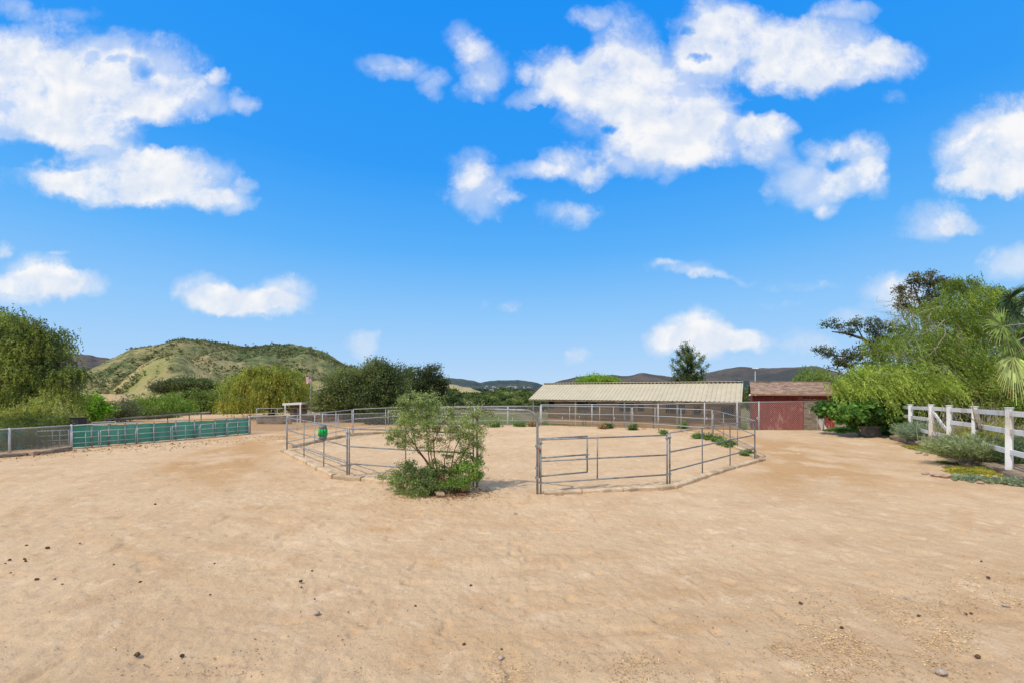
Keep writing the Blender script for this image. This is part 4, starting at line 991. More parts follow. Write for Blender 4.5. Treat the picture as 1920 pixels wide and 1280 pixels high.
# things beyond the left fence
p = Q(147, 800, 20.5); root = thing('metal_bin', 'black metal bin standing behind the fence below the lime green tree', 'bin', (p[0], p[1], 0))
h = Q(0, 782.5, 20.5)[2]
MB().box((p[0], p[1], h / 2), (.42, .42, h)).build('body', M['blackpaint'], root, bevel=.02)
MB().box((p[0], p[1], h + .012), (.46, .46, .022)).build('lid', M['blackpaint'], root)
MB().box((p[0] + .02, p[1] - .22, h * .78), (.14, .02, .05)).build('label_plate', M['greyplastic'], root)
zz = 21.5; pa = Q(171, 812, zz); pb = Q(212, 812, zz); t1 = Q(0, 791, zz)[2]
o = MB().tube([(pa[0], zz, 0), (pa[0], zz, t1 - .08), (pa[0] + .03, zz, t1 - .02), (pa[0] + .1, zz, t1), (pb[0] - .1, zz + .2, t1 + .02), (pb[0] - .02, zz + .2, t1 - .04), (pb[0], zz + .2, 0)], .022, 8).build('pipe_hoop', M['steel_pale'], loc=(pa[0], zz, 0)); tag(o, 'bent pipe hoop rising behind the left end of the green windscreen', 'pipe hoop')
# long low shade roof
Zs = 27.0; r0_ = Q(214, 785, Zs); r1_ = Q(394, 772, Zs + 3)
root = thing('shade_shelter', 'long low brown shade roof on pipe posts behind the green windscreen', 'shelter', (r0_[0], r0_[1], 0))
MB().beam(r0_, r1_, 1.6, .05).build('roof', M['timber'], root)
MB().beam(r0_ + np.array([0.0, -.84, .0]), r1_ + np.array([0.0, -.84, .0]), .04, .09).build('fascia', M['steel'], root)
for t in (.06, .2, .62, .85, .98):
    p = r0_ + (r1_ - r0_) * t; MB().tube([(p[0], p[1] - .7, 0), (p[0], p[1] - .7, p[2] - .03)], .03, 8).build('post', M['steel'], root)
p = G(468, 812); o = MB().tube([p + [0, 0, 0], p + [0, 0, 1.0]], .055, 10).lathe(p + [0, 0, 1.0], [(.06, 0), (.075, .03), (.03, .1)], 10).build('gate_post', M['orange'], loc=p); tag(o, 'short terracotta coloured post at the right end of the green windscreen', 'post')
# white canopy building
Zc = 31.5; c0 = Q(538, 757, Zc); c1 = Q(571, 755, Zc)
root = thing('stall_shelter', 'small shelter with a white flat roof fascia between the yellow tree and the oaks', 'shelter', (c0[0], Zc, 0))
MB().beam(c0 + np.array([-.1, 0, 0]), c1, .9, .16).build('roof', M['white'], root)
for px in (541, 569):
    q = Q(px, 790, Zc); MB().box((q[0], Zc - .45, .66), (.08, .08, 1.34)).build('post', M['white'], root)
MB().box(((c0[0] + c1[0]) / 2, Zc + .42, .62), (1.25, .08, 1.25)).build('back_wall', M['bark'], root)  # dark bark colour paints in the shade of the shelter's interior
# paddock rails beyond the fence
pads = [((480, 792), (560, 791), 33), ((560, 791), (640, 789), 34), ((640, 789), (725, 788), 35)]
for i, (q0, q1, _) in enumerate(pads):
    A_, B_ = G(q0[0], q0[1]), G(q1[0], q1[1])
    corral_panel(A_, B_, [(q0[0] + q1[0]) / 2], ['far paddock pipe panel behind the low fence, below the yellow tree', 'far paddock pipe panel behind the low fence, below the white canopy', 'far paddock pipe panel behind the low fence, below the dark oak'][i], H=1.05, rails=(.3, .65, 1), r=.022, mat='steel_pale', group='far paddock panels')
for i, (px, py, ln) in enumerate([(600, 791, 3.2), (510, 795, 2.4)]):
    p = G(px, py); o = MB().beam(p + [-ln / 2, .3, .30], p + [ln / 2, .3, .30], .08, .55).build('paddock_boards', M['timber'], loc=p); tag(o, ['brown plank barrier in the far paddock under the white canopy', 'brown plank barrier in the far paddock under the yellow tree'][i], 'barrier')

# flag
Zf = 31.0; fp = Q(583, 760, Zf)
root = thing('flagpole', 'flagpole with a small striped national flag above the trees', 'flagpole', (fp[0], Zf, 0))
tz = Q(0, 699, Zf)[2]; MB().tube([(fp[0], Zf, 0), (fp[0], Zf, tz)], [.035, .02], 8).lathe((fp[0], Zf, tz), [(.012, 0), (.035, .025), (.012, .06)], 8).build('pole', M['steel'], root)
mr = mat_noise('flag_red', (.45, .05, .06), (.55, .08, .08), 3, .8, 0); mw = mat_noise('flag_white', (.75, .75, .76), (.82, .82, .82), 3, .8, 0); mbl = mat_noise('flag_blue', (.02, .03, .12), (.03, .05, .2), 3, .8, 0)
fz = tz - .12; fh = .52; fw = .33
def flagpt(i, v): # i along the fly 0..1, v down 0..1 ; cloth hangs towards lower left
    return np.array([fp[0] - .03 - fw * i, Zf + .05 * math.sin(i * 7 + v * 2), fz - fh * v - .18 * i + .025 * math.sin(i * 9)])
fl = MB(); fr_ = MB(); fb = MB()
for s_ in range(13):
    for k in range(6):
        v0, v1 = s_ / 13, (s_ + 1) / 13; i0, i1 = k / 6, (k + 1) / 6
        tgt = fb if (s_ < 7 and k < 2) else (fr_ if s_ % 2 == 0 else fl)
        tgt.add([flagpt(i0, v0), flagpt(i1, v0), flagpt(i1, v1), flagpt(i0, v1)], [(0, 1, 2, 3)])
fo = fr_.build('flag', mr, root); fl.build('white_stripes', mw, fo); fb.build('canton', mbl, fo)
st = MB()
for s_ in range(4):
    for k in range(3):
        q = flagpt(.05 + k * .1, .06 + s_ * .12); st.box(q + np.array([0, -.03, 0]), (.015, .006, .015))
st.build('stars', mw, fo)

# ------------------------------------------------------------------ stable
a30 = math.radians(30); dx = np.array([math.cos(a30), -math.sin(a30), 0]); bk = np.array([math.sin(a30), math.cos(a30), 0])
eR = np.array([(1391 - 960) / F * 26.1, 26.1, 0]); LB = 14.75
eL = eR - dx * LB; OH = .9; HALF = 2.85
zE = 1.655; zRidge = 2.90
root = thing('stable', 'long wooden stable with a tan ribbed metal roof behind the round pen', 'stable', eL + bk * OH + np.array([0, 0, -.65]))
def roof_sheet(s0, s1, z0, z1, nm):
    vs = []; fs = []; n = 53; prof = [(0, 0), (.30, 0), (.40, .034), (.60, .034), (.70, 0)]
    pos = [(k + u_) / n * LB for k in range(n) for u_, _ in prof] + [LB]
    hh_ = [v for k in range(n) for _, v in prof] + [0]
    for p, h in zip(pos, hh_):
        for t in (0, .5, 1):
            vs.append(eL + dx * p + bk * (s0 + (s1 - s0) * t) + np.array([0, 0, z0 + (z1 - z0) * t + h]))
    for i in range(len(pos) - 1):
        for t in (0, 1): fs.append((i * 3 + t, (i + 1) * 3 + t, (i + 1) * 3 + t + 1, i * 3 + t + 1))
    m = MB(); m.add(vs, fs, False); o = m.build(nm, M['roofmetal'], root)
    md = o.modifiers.new('thick', 'SOLIDIFY'); md.thickness = .012; md.offset = -1
    return o
rf = roof_sheet(0, HALF, zE, zRidge, 'roof'); roof_sheet(2 * HALF, HALF + .01, zE, zRidge - .004, 'roof')
MB().beam(eL + bk * HALF + np.array([0, 0, zRidge + .055]), eR + bk * HALF + np.array([0, 0, zRidge + .055]), .34, .05).build('ridge_cap', M['roofmetal'], rf)
cg = MB()  # dark boxes stand for the shade in the gaps under the cap
for k in range(57):
    q = eL + dx * ((k + .3) / 57 * LB) + bk * (HALF - .19) + np.array([0, 0, zRidge + .018]); cg.beam(q, q + dx * .11, .03, .05)
cg.build('ridge_gap_shade', M['dark'], rf)
MB().beam(eL + bk * .06 + np.array([0, 0, zE - .08]), eR + bk * .06 + np.array([0, 0, zE - .08]), .04, .09).build('eave_beam', M['timber'], root)
w0, w1 = 1.25, LB - .25
def wall_pt(px):
    u = (px - 960) / F; o_ = eL + bk * OH; t = (u * o_[1] - o_[0]) / (dx[0] - u * dx[1]); return t
wz0, wz1 = -.7, zE + (zRidge - zE) * OH / HALF - .02
fw0 = eL + bk * OH
wm = MB(); nb = 14
for k in range(nb):
    z0 = wz0 + (wz1 - wz0) * k / nb; z1 = wz0 + (wz1 - wz0) * (k + 1) / nb - .006
    wm.beam(fw0 + dx * w0 + np.array([0, 0, (z0 + z1) / 2]) + bk * .03, fw0 + dx * w1 + np.array([0, 0, (z0 + z1) / 2]) + bk * .03, .04, z1 - z0)
wm.build('front_wall', M['barnwood'], root)
dep = 2 * HALF - 2 * OH
for s_ in (w0, w1):
    g0 = fw0 + dx * s_
    m = MB(); t_ = .05
    P_ = [g0 + bk * .06, g0 + bk * dep, None]
    m.add([g0 + bk * .06 + [0, 0, wz0], g0 + bk * dep + [0, 0, wz0], g0 + bk * dep + [0, 0, wz1], g0 + bk * (dep / 2) + [0, 0, zRidge - .05], g0 + bk * .06 + [0, 0, wz1],
           *[q + dx * t_ for q in (g0 + bk * .06 + [0, 0, wz0], g0 + bk * dep + [0, 0, wz0], g0 + bk * dep + [0, 0, wz1], g0 + bk * (dep / 2) + [0, 0, zRidge - .05], g0 + bk * .06 + [0, 0, wz1])]],
          [(0, 1, 2, 3, 4), (9, 8, 7, 6, 5), (0, 5, 6, 1), (1, 6, 7, 2), (2, 7, 8, 3), (3, 8, 9, 4), (4, 9, 5, 0)])
    m.build('end_wall', M['barnwood'], root)
MB().beam(fw0 + dx * w0 + bk * dep + np.array([0, 0, .5]), fw0 + dx * w1 + bk * dep + np.array([0, 0, .5]), .05, 2.3).build('back_wall', M['barnwood'], root)
for pa_, pb_, lo, hi, kind in [(1029, 1040, .95, 1.48, 'w'), (1083, 1103, .85, 1.55, 'b'), (1107, 1119, .90, 1.5, 'w'), (1161, 1190, .85, 1.55, 'd'), (1196, 1208, .9, 1.4, 'w'), (1248, 1285, .8, 1.5, 'b'), (1300, 1314, .75, 1.35, 'w'), (1352, 1378, .6, 1.4, 'b')]:
    ta, tb = wall_pt(pa_), wall_pt(pb_); A_ = fw0 + dx * ta; B_ = fw0 + dx * tb; zc_ = (lo + hi) / 2
    w_ = MB().beam(A_ - bk * .005 + np.array([0, 0, zc_]), B_ - bk * .005 + np.array([0, 0, zc_]), .02, hi - lo).build('window', M['dark'], root)
    fm = MB()
    for z_ in (lo, hi): fm.beam(A_ - bk * .03 + np.array([0, 0, z_]), B_ - bk * .03 + np.array([0, 0, z_]), .03, .05)
    for q in (A_, B_): fm.beam(q - bk * .035 + np.array([0, 0, lo]), q - bk * .035 + np.array([0, 0, hi]), .05, .03)
    fm.build('frame', M['timber'], w_)
    if kind == 'b':
        bm_ = MB()
        for t in np.linspace(.1, .9, 8): q = A_ + (B_ - A_) * t - bk * .035; bm_.tube([q + [0, 0, lo], q + [0, 0, hi]], .008, 5)
        bm_.build('bars', M['steel'], w_)
for px in (1000, 1079, 1171, 1270, 1383):
    u = (px - 960) / F; o_ = eL + bk * .15; t = (u * o_[1] - o_[0]) / (dx[0] - u * dx[1]); q = o_ + dx * t
    MB().beam(q + np.array([0, 0, -.7]), q + np.array([0, 0, zE - .05]), .09, .09).build('post', M['kerb'] if px == 1079 else M['steel'], root)
for px in (1098, 1147, 1225, 1330):   # stall door edges
    q = fw0 + dx * wall_pt(px) - bk * .02; MB().beam(q + np.array([0, 0, wz0]), q + np.array([0, 0, wz1]), .07, .035).build('stall_jamb', M['timber'], root)
# rafters at the right gable
ra = MB()
for s_ in (LB - .08,):
    for k in (0, 1):
        e_ = eL + dx * s_ + bk * (0.02 if k == 0 else 2 * HALF - .02) + np.array([0, 0, zE - .06]); r_ = eL + dx * s_ + bk * HALF + np.array([0, 0, zRidge - .06]); ra.beam(e_, r_, .05, .10)
ra.build('bargeboard', M['timber'], root)

# ------------------------------------------------------------------ red shed
def mat_redwall():
    m = mat_noise('peeling_red_paint', (.20, .034, .028), (.29, .056, .046), 2.2, .8, .35, stretch=(3, 3, .5), bscale=14)
    N, L = m.node_tree.nodes, m.node_tree.links; b = [n for n in N if n.type == 'BSDF_PRINCIPLED'][0]
    src = b.inputs['Base Color'].links[0].from_socket
    geo = N.new('ShaderNodeNewGeometry'); mp = N.new('ShaderNodeMapping'); mp.inputs['Scale'].default_value = (4.5, 4.5, 1.3); L.new(geo.outputs['Position'], mp.inputs[0])
    nz = N.new('ShaderNodeTexNoise'); nz.inputs['Scale'].default_value = 1.3; nz.inputs['Detail'].default_value = 9; nz.inputs['Roughness'].default_value = .75; L.new(mp.outputs[0], nz.inputs[0])
    n2 = N.new('ShaderNodeTexNoise'); n2.inputs['Scale'].default_value = .55; n2.inputs['Detail'].default_value = 3; L.new(geo.outputs['Position'], n2.inputs[0])
    ad = N.new('ShaderNodeMath'); ad.operation = 'MULTIPLY_ADD'; L.new(n2.outputs[0], ad.inputs[0]); ad.inputs[1].default_value = .55; L.new(nz.outputs[0], ad.inputs[2])
    rp = N.new('ShaderNodeValToRGB'); rp.color_ramp.elements[0].position = .845; rp.color_ramp.elements[1].position = .91; L.new(ad.outputs[0], rp.inputs[0])
    mx = N.new('ShaderNodeMixRGB'); L.new(rp.outputs[0], mx.inputs[0]); L.new(src, mx.inputs[1]); mx.inputs[2].default_value = (.36, .17, .145, 1); L.new(mx.outputs[0], b.inputs['Base Color'])
    return m
M['red'] = mat_redwall()
def mat_shingle():
    m, nt, N, L = new_mat('brown_shingles')
    out = N.new('ShaderNodeOutputMaterial'); b = N.new('ShaderNodeBsdfPrincipled'); L.new(b.outputs[0], out.inputs[0])
    geo = N.new('ShaderNodeNewGeometry'); mp = N.new('ShaderNodeMapping'); mp.inputs['Scale'].default_value = (1, 1.0, 1); tco = N.new('ShaderNodeTexCoord'); L.new(tco.outputs['Object'], mp.inputs[0])
    br = N.new('ShaderNodeTexBrick'); br.inputs['Scale'].default_value = 1; br.inputs['Brick Width'].default_value = .33; br.inputs['Row Height'].default_value = .17; br.inputs['Mortar Size'].default_value = .006
    br.inputs['Color1'].default_value = (.40, .27, .19, 1); br.inputs['Color2'].default_value = (.24, .155, .11, 1); br.inputs['Mortar'].default_value = (.12, .08, .06, 1); br.inputs['Bias'].default_value = 0
    L.new(mp.outputs[0], br.inputs[0]); L.new(br.outputs[0], b.inputs['Base Color']); b.inputs['Roughness'].default_value = .9
    nz = N.new('ShaderNodeTexNoise'); nz.inputs['Scale'].default_value = 2.5; nz.inputs['Detail'].default_value = 8; L.new(geo.outputs['Position'], nz.inputs[0])
    mx = N.new('ShaderNodeMixRGB'); mx.blend_type = 'OVERLAY'; mx.inputs[0].default_value = .7; L.new(br.outputs[0], mx.inputs[1]); L.new(nz.outputs[0], mx.inputs[2]); L.new(mx.outputs[0], b.inputs['Base Color'])
    return m
M['shingle'] = mat_shingle()
Zs = 32.0; sx0 = (1411 - 960) / F * Zs; sx1 = sx0 + 5.0; ez = 2.06; rz_ = 3.0; D_ = 4.6; gz_ = -.75
root = thing('shed', 'red shed with peeling paint and a brown shingle roof', 'shed', (sx0, Zs, gz_))
wm = MB(); nbw = 22
for k in range(nbw):
    xa = sx0 + (sx1 - sx0) * k / nbw; xb = sx0 + (sx1 - sx0) * (k + 1) / nbw
    wm.box(((xa + xb) / 2, Zs + .03, (gz_ + ez) / 2), (xb - xa - .012, .06 + .002 * (k % 2), ez - gz_))
wm.box(((sx0 + sx1) / 2, Zs + .08, (gz_ + ez) / 2), (sx1 - sx0 - .05, .03, ez - gz_ - .01))
wm.build('front_wall', M['red'], root)
for x_ in (sx0 + .03, sx1 - .03):
    m = MB(); m.add([(x_ - .03, Zs + .1, gz_), (x_ - .03, Zs + D_, gz_), (x_ - .03, Zs + D_, ez), (x_ - .03, Zs + D_ / 2, rz_ - .04), (x_ - .03, Zs + .1, ez), (x_ + .03, Zs + .1, gz_), (x_ + .03, Zs + D_, gz_), (x_ + .03, Zs + D_, ez), (x_ + .03, Zs + D_ / 2, rz_ - .04), (x_ + .03, Zs + .1, ez)],
                    [(0, 1, 2, 3, 4), (9, 8, 7, 6, 5), (0, 5, 6, 1), (1, 6, 7, 2), (2, 7, 8, 3), (3, 8, 9, 4), (4, 9, 5, 0)]); m.build('end_wall', M['red'], root)
MB().box(((sx0 + sx1) / 2, Zs + D_, (gz_ + ez) / 2), (sx1 - sx0 - .1, .05, ez - gz_)).build('back_wall', M['red'], root)
ov = .12; sl = (rz_ - ez) / (D_ / 2 + .3)
for sgn, nm in ((1, 'roof'), (-1, 'roof')):
    ye = Zs - .3 if sgn > 0 else Zs + D_ + .3; yr_ = Zs + D_ / 2
    m = MB(); rows_ = 15
    for k in range(rows_):    # overlapping shingle courses
        t0, t1_ = k / rows_, (k + 1.12) / rows_; t1_ = min(t1_, 1)
        za = ez + .02 + (rz_ - ez) * t0 + .018; zb_ = ez + .02 + (rz_ - ez) * t1_ + .002
        ya, yb_ = ye + (yr_ - ye) * t0, ye + (yr_ - ye) * t1_
        ncol = 24
        for c_ in range(ncol):
            xa = sx0 - ov + (sx1 - sx0 + 2 * ov) * c_ / ncol; xb = sx0 - ov + (sx1 - sx0 + 2 * ov) * (c_ + 1) / ncol; j_ = R.normal(0, .004)
            m.add([(xa, ya, za + j_), (xb, ya, za + j_), (xb, yb_, zb_ + j_), (xa, yb_, zb_ + j_), (xa, ya, za - .03 + j_), (xb, ya, za - .03 + j_)], [(0, 1, 2, 3), (4, 5, 1, 0)])
    m.build(nm, M['shingle'], root)
tan = mat_noise('tan_fascia', (.26, .14, .075), (.36, .21, .12), 4, .8, .1)
MB().beam((sx0 - ov, Zs - .315, ez - .035), (sx1 + ov, Zs - .315, ez - .035), .03, .085).build('fascia', tan, root)
MB().box(((sx0 + sx1) / 2, Zs - .14, ez - .03), (sx1 - sx0 + .2, .28, .02)).build('soffit', tan, root)
MB().beam((sx0 - ov, Zs + D_ / 2, rz_ + .05), (sx1 + ov, Zs + D_ / 2, rz_ + .05), .2, .03).build('ridge_cap', M['shingle'], root)
# doors: sliding red door and grey brown door
shed_root = root; x1_, x2_ = sx0 + 1.30, sx0 + 3.16
MB().box(((x1_ + x2_) / 2, Zs - .03, (gz_ + 1.68) / 2), (x2_ - x1_, .04, 1.68 - gz_)).build('sliding_door', M['red'], root)
dr = MB().box(((x2_ + .02 + x2_ + 1.28) / 2, Zs - .035, (gz_ + 1.62) / 2), (1.2, .04, 1.62 - gz_)).build('weathered_door', M['timber'], root)
tr_ = MB(); tr_.beam((x2_ - .02, Zs - .06, 1.70), (x2_ + 1.5, Zs - .06, 1.66), .03, .09); tr_.build('door_header', tan, root)
flm = MB(); q = Q(1411, 739, Zs - .1)
flm.box(q + np.array([0.05, -.1, .02]), (.12, .1, .08)).lathe(q + np.array([-.12, -.16, -.05]), [(.03, .09), (.09, 0), (.09, -.02)], 10).lathe(q + np.array([.24, -.16, -.05]), [(.03, .09), (.09, 0), (.09, -.02)], 10)
flm.build('floodlight', M['white'], root)
shed_root.rotation_euler = (0, 0, math.radians(-27))
# white scuffed panel leaning by the shed
p = Q(1552, 803, 26.2); o = MB().add([(p[0] - .25, 26.2, -.3), (p[0] + .15, 26.2, -.3), (p[0] - .1, 26.6, .55), (p[0] - .42, 26.6, .62), (p[0] - .25, 26.23, -.3), (p[0] + .15, 26.23, -.3), (p[0] - .1, 26.63, .55), (p[0] - .42, 26.63, .62)], [(0, 1, 2, 3), (7, 6, 5, 4), (0, 4, 5, 1), (1, 5, 6, 2), (2, 6, 7, 3), (3, 7, 4, 0)]).build('leaning_board', mat_noise('scuffed_pink_white', (.55, .40, .36), (.72, .66, .62), 6, .8, .2), loc=(p[0], 26.2, -.3)); tag(o, 'scuffed pinkish white board leaning at the right end of the tall chain link fence', 'board')

# floodlight mast
Zm = 90.0; q = Q(1416, 720, Zm); root = thing('light_mast', 'tall sports floodlight mast standing beyond the red shed roof', 'light mast', (q[0], Zm, -1.2))
tz = Q(0, 690.5, Zm)[2]; MB().tube([(q[0], Zm, -1.2), (q[0], Zm, tz)], [.12, .07], 8).tube([(q[0] - .5, Zm, tz - .05), (q[0] + .5, Zm, tz - .05)], .04, 6).build('pole', M['steel_pale'], root)
for k in (-.48, -.16, .2, .5): MB().lathe((q[0] + k, Zm - .1, tz), [(.06, .16), (.20, .02), (.20, -.06)], 10).build('lamp_head', M['houses'], root)
Zm = 300.; q = Q(1462, 712, Zm)

# ------------------------------------------------------------------ white rail fence
fline = [np.array([v[0], v[1], .30]) for v in [(12.2, 9.2), (13.75, 11.8), (15.3, 14.1), (16.2, 15.8), (16.9, 17.2), (18.5, 19.8), (20.2, 22.6)]]
FH = 1.50
root = thing('rail_fence', 'white three rail vinyl fence with square posts along the raised bed', 'fence', fline[1])
fline = [p + np.array([0, 0, .05]) for p in fline]
FHS = [1.58, 1.54, 1.48, 1.45, 1.43, 1.34, 1.27]
for i, p in enumerate(fline):
    gnd = .12; FH = FHS[i]
    MB().box((p[0], p[1], (.35 + FH + gnd) / 2 - .01), (.135, .135, FH + .35 - gnd), rot=.5).box((p[0], p[1], .35 + FH + .012), (.165, .165, .035), rot=.5).build('post', M['white'], root, bevel=.008)
for i in range(len(fline) - 1):
    a, b = fline[i], fline[i + 1]; d = (b - a) / np.linalg.norm(b - a); a2, b2 = a + d * .08, b - d * .08
    gate = (i == 3)
    ha_, hb_ = FHS[i] / 1.5, FHS[i + 1] / 1.5
    for h in ((.33, 1.36) if gate else (.33, .88, 1.36)):
        MB().beam(a2 + np.array([0, 0, h * ha_]), b2 + np.array([0, 0, h * hb_]), .04, .145).build('rail', M['white'], root, bevel=.006)
    if gate:
        MB().beam(b2 + np.array([0, 0, 1.22]), a2 + np.array([0, 0, .45]), .045, .12).build('brace', M['white'], root, bevel=.006)
# dark twin post leaning behind
# ------------------------------------------------------------------ raised bed, timbers, plants
def bed():
    front = [p + np.array([.08, .06, 0]) for p in timber_pts]; vs = []; fs = []; K = 30
    ext = []
    for i in range(len(front) - 1):
        for t in np.linspace(0, 1, 8, endpoint=False): ext.append(front[i] + (front[i + 1] - front[i]) * t)
    ext.append(front[-1])
    for p in ext:
        for k in range(K + 1):
            t = (k / K) ** 2.2; x = p[0] + t * 22; y = p[1] + t * 7
            z = .17 + .10 * min(1, k / 6) + (float(fbm(np.array([x * 2]), np.array([y * 2]), 3, 51)[0]) - .5) * .10 * min(1, k / 3)
            vs.append((x, y, z))
    for i in range(len(ext) - 1):
        for k in range(K): fs.append((i * (K + 1) + k, (i + 1) * (K + 1) + k, (i + 1) * (K + 1) + k + 1, i * (K + 1) + k + 1))
    m = MB(); m.add(vs, [f[::-1] for f in fs], True); o = m.build('garden_bed', M['soil']); tag(o, kind='structure')
bed()
tl = ['weathered timber edging nearest the black trough', None, 'weathered timber edging under the pale dead shrub', None, 'thick grey timber edging below the large silvery bush', None, 'thick grey timber edging at the right edge of the picture']
segs = [(0, 2), (2, 4), (4, 6), (6, 7)]
names = ['weathered timber edging of the bed nearest the black trough', 'weathered timber edging of the bed under the pale dead shrub', 'thick grey timber edging below the large silvery bush', 'thick grey timber edging at the right edge of the picture']
for (i0, i1), lab in zip(segs, names):
    kerb_run(None, .20, TZ, lab, None, 'timber', 'bed_timber', world=[timber_pts[i0] * [1, 1, 0], timber_pts[i1] * [1, 1, 0]])

def spiky_plant(name, label, p, rx, ry, hgt, n, colors, lean=(.35, -.1), L=.10, W=.016, stems=60, per=34, cat='shrub', dense=1.0):
    """many arching leafy stems from a base"""
    root_ = thing(name, label, cat, p); V = []; C = []; mb = MB()
    for s in range(stems):
        a = R.uniform(0, 2 * math.pi); rr = math.sqrt(R.random()); b0 = p + np.array([math.cos(a) * rr * rx * .75, math.sin(a) * rr * ry * .75, 0])
        hh_ = hgt * R.uniform(.3, 1.08) * (1 - .35 * rr); o_ = np.array([math.cos(a) * rx * .65 * rr + lean[0] * hh_, math.sin(a) * ry * .65 * rr + lean[1] * hh_, 0])
        t = np.linspace(0, 1, per); P = b0 + o_ * (t ** 1.4)[:, None] + np.array([0, 0, 1.]) * (hh_ * (t - .12 * t ** 3))[:, None]
        D = unit(np.gradient(P, axis=0)); dl = unit(D + R.normal(0, .45, (per, 3)))
        q = P + dl * L * .4
        V.append(leaf_quads(q, dl, L * R.uniform(.6, 1.3, per), W * R.uniform(.8, 1.3, per)))
        C.append(pal(colors, np.clip(R.random() + R.normal(0, .15, per), 0, 1), per, .15))
        if s % 2 == 0: mb.tube([P[0], P[per // 2], P[-1]], [.006, .004, .002], 4, cap=False)
    quads_mesh('foliage', np.concatenate(V), np.concatenate(C), M['leaf'], root_); mb.build('stems', M['paletwig'], root_)
    return root_
spiky_plant('sage_bush', 'small silvery green bush between the first two white posts from the trough', G(1724, 820, .22), .85, .55, .95, 0, SAGE, lean=(.1, 0), stems=260, L=.11, W=.022)
spiky_plant('dead_shrub', 'pale brown dried out shrub at the foot of the braced fence section', G(1768, 836, .22), .50, .4, .62, 0, [(.28, .20, .14), (.40, .31, .22), (.20, .15, .11)], lean=(0, 0), stems=90, L=.06, W=.012)
spiky_plant('sage_bush', 'large silvery green bush sprawling before the white fence', G(1842, 858, .24), 1.45, .75, 1.0, 0, SAGE, lean=(.2, -.1), stems=620, L=.13, W=.02)
spiky_plant('sage_bush', 'silvery green bush left part, touching the dead shrub', G(1812, 848, .24), .7, .5, .8, 0, [(.12, .16, .07), (.20, .25, .13), (.30, .34, .21)], lean=(.25, -.1), stems=220, L=.13, W=.02)
spiky_plant('sage_bush', 'green bush behind the nearest white post at the right edge', np.array([15.0, 12.6, .25]), .7, .5, .75, 0, [(.08, .12, .05), (.15, .20, .09), (.22, .28, .14)], stems=170, L=.12, W=.02)
spiky_plant('grass_clump', 'yellow green grassy clump behind the white fence at the right edge', np.array([16.3, 14.0, .25]), .9, .5, 1.35, 0, [(.16, .17, .03), (.28, .26, .05), (.38, .33, .08)], lean=(-.1, 0), stems=200, L=.22, W=.016)
spiky_plant('grass_clump', 'orange tinted dry clump behind the middle of the white fence', np.array([18.0, 16.6, .25]), 1.1, .5, 1.0, 0, [(.26, .20, .06), (.34, .30, .10), (.16, .18, .06)], lean=(.1, 0), stems=220, L=.15, W=.02)
spiky_plant('sage_bush', 'blue grey bush seen through the braced fence section', np.array([17.9, 18.6, .25]), 1.0, .5, 1.0, 0, [(.12, .17, .12), (.18, .24, .17), (.24, .30, .22)], lean=(.1, 0), stems=220, L=.12, W=.02)
spiky_plant('dead_shrub', 'wispy dead weed on the sand below the timber edging', G(1806, 866), .3, .2, .42, 0, [(.38, .30, .24), (.5, .42, .34)], lean=(0, 0), stems=40, L=.04, W=.007)
# dry stalks
ds = MB(); dsb = Q(1834, 802, 13.6)
root = thing('dead_branches', 'bundle of grey dead branches sticking out of the large silvery bush', 'branches', (dsb[0], dsb[1], .3))
for pa_, pb_, r in [((1832, 805, 13.5), (1823, 752, 13.6), .035), ((1840, 808, 13.4), (1826, 766, 13.5), .045), ((1845, 802, 13.5), (1803, 772, 13.2), .018), ((1850, 800, 13.5), (1878, 780, 13.6), .012), ((1838, 806, 13.4), (1833, 766, 13.5), .03), ((1852, 790, 13.5), (1864, 768, 14), .008), ((1870, 800, 14), (1862, 765, 14.2), .008), ((1880, 800, 14), (1886, 770, 14.2), .008)]:
    ds.tube(bend(Q(*pa_), Q(*pb_), 4, .02), np.linspace(r, r * .4, 5), 6)
ds.build('branches', M['paletwig'], root)
# bare shrub sticks behind fence
bs = MB(); rb_ = thing('dead_shrub', 'bare pinkish twiggy shrub behind the white fence under the palm', 'shrub', (17.0, 16.0, .25))
for k in range(46):
    b0 = np.array([R.uniform(15.8, 18.4), 16.0 + R.normal(0, .3), .3]); e = b0 + np.array([R.normal(0, .3), R.normal(0, .2), R.uniform(1.0, 1.9)])
    bs.tube(bend(b0, e, 4, .06), np.linspace(.012, .004, 5), 4, cap=False)
    m_ = b0 + (e - b0) * .6; bs.tube([m_, m_ + np.array([R.normal(0, .25), 0, .35])], [.006, .003], 4, cap=False)
bs.build('twigs', M['paletwig'], rb_)

def mat_patch(name, label, px, py, rx, ry, colors, n=5000, h=.05, L=.04, W=.02, z=.0, cat='ground cover'):
    p = G(px, py, z); s = p[1] / F; RX = rx * s; RY = ry * s * p[1] / (H_EYE - z)
    a = R.uniform(0, 2 * math.pi, n * 2); r = np.sqrt(R.random(n * 2)); X = r * np.cos(a); Y = r * np.sin(a)
    ok = (r + (fbm(X * 3 + px, Y * 3, 3, 61) - .5) * 1.1) < .85; X, Y, r = X[ok][:n], Y[ok][:n], r[ok][:n]; n2 = len(X)
    zz_ = h * (1 - r ** 2) * (.5 + fbm(X * 8, Y * 8, 2, 63)) * R.uniform(.3, 1, n2)
    c = np.stack([p[0] + X * RX, p[1] + Y * RY, z + .01 + zz_], 1)
    V = leaf_quads(c, unit(R.normal(0, 1, (n2, 3)) + np.array([0, 0, .5])), L * R.uniform(.6, 1.4, n2), W * R.uniform(.6, 1.4, n2))
    C = pal(colors, fbm(X * 4 + 9, Y * 4, 3, 67) * 1.3 - .15 + R.normal(0, .1, n2), n2, .18)
    o = quads_mesh(name, V, C, M['leaf'], loc=p); tag(o, label, cat, kind='stuff')
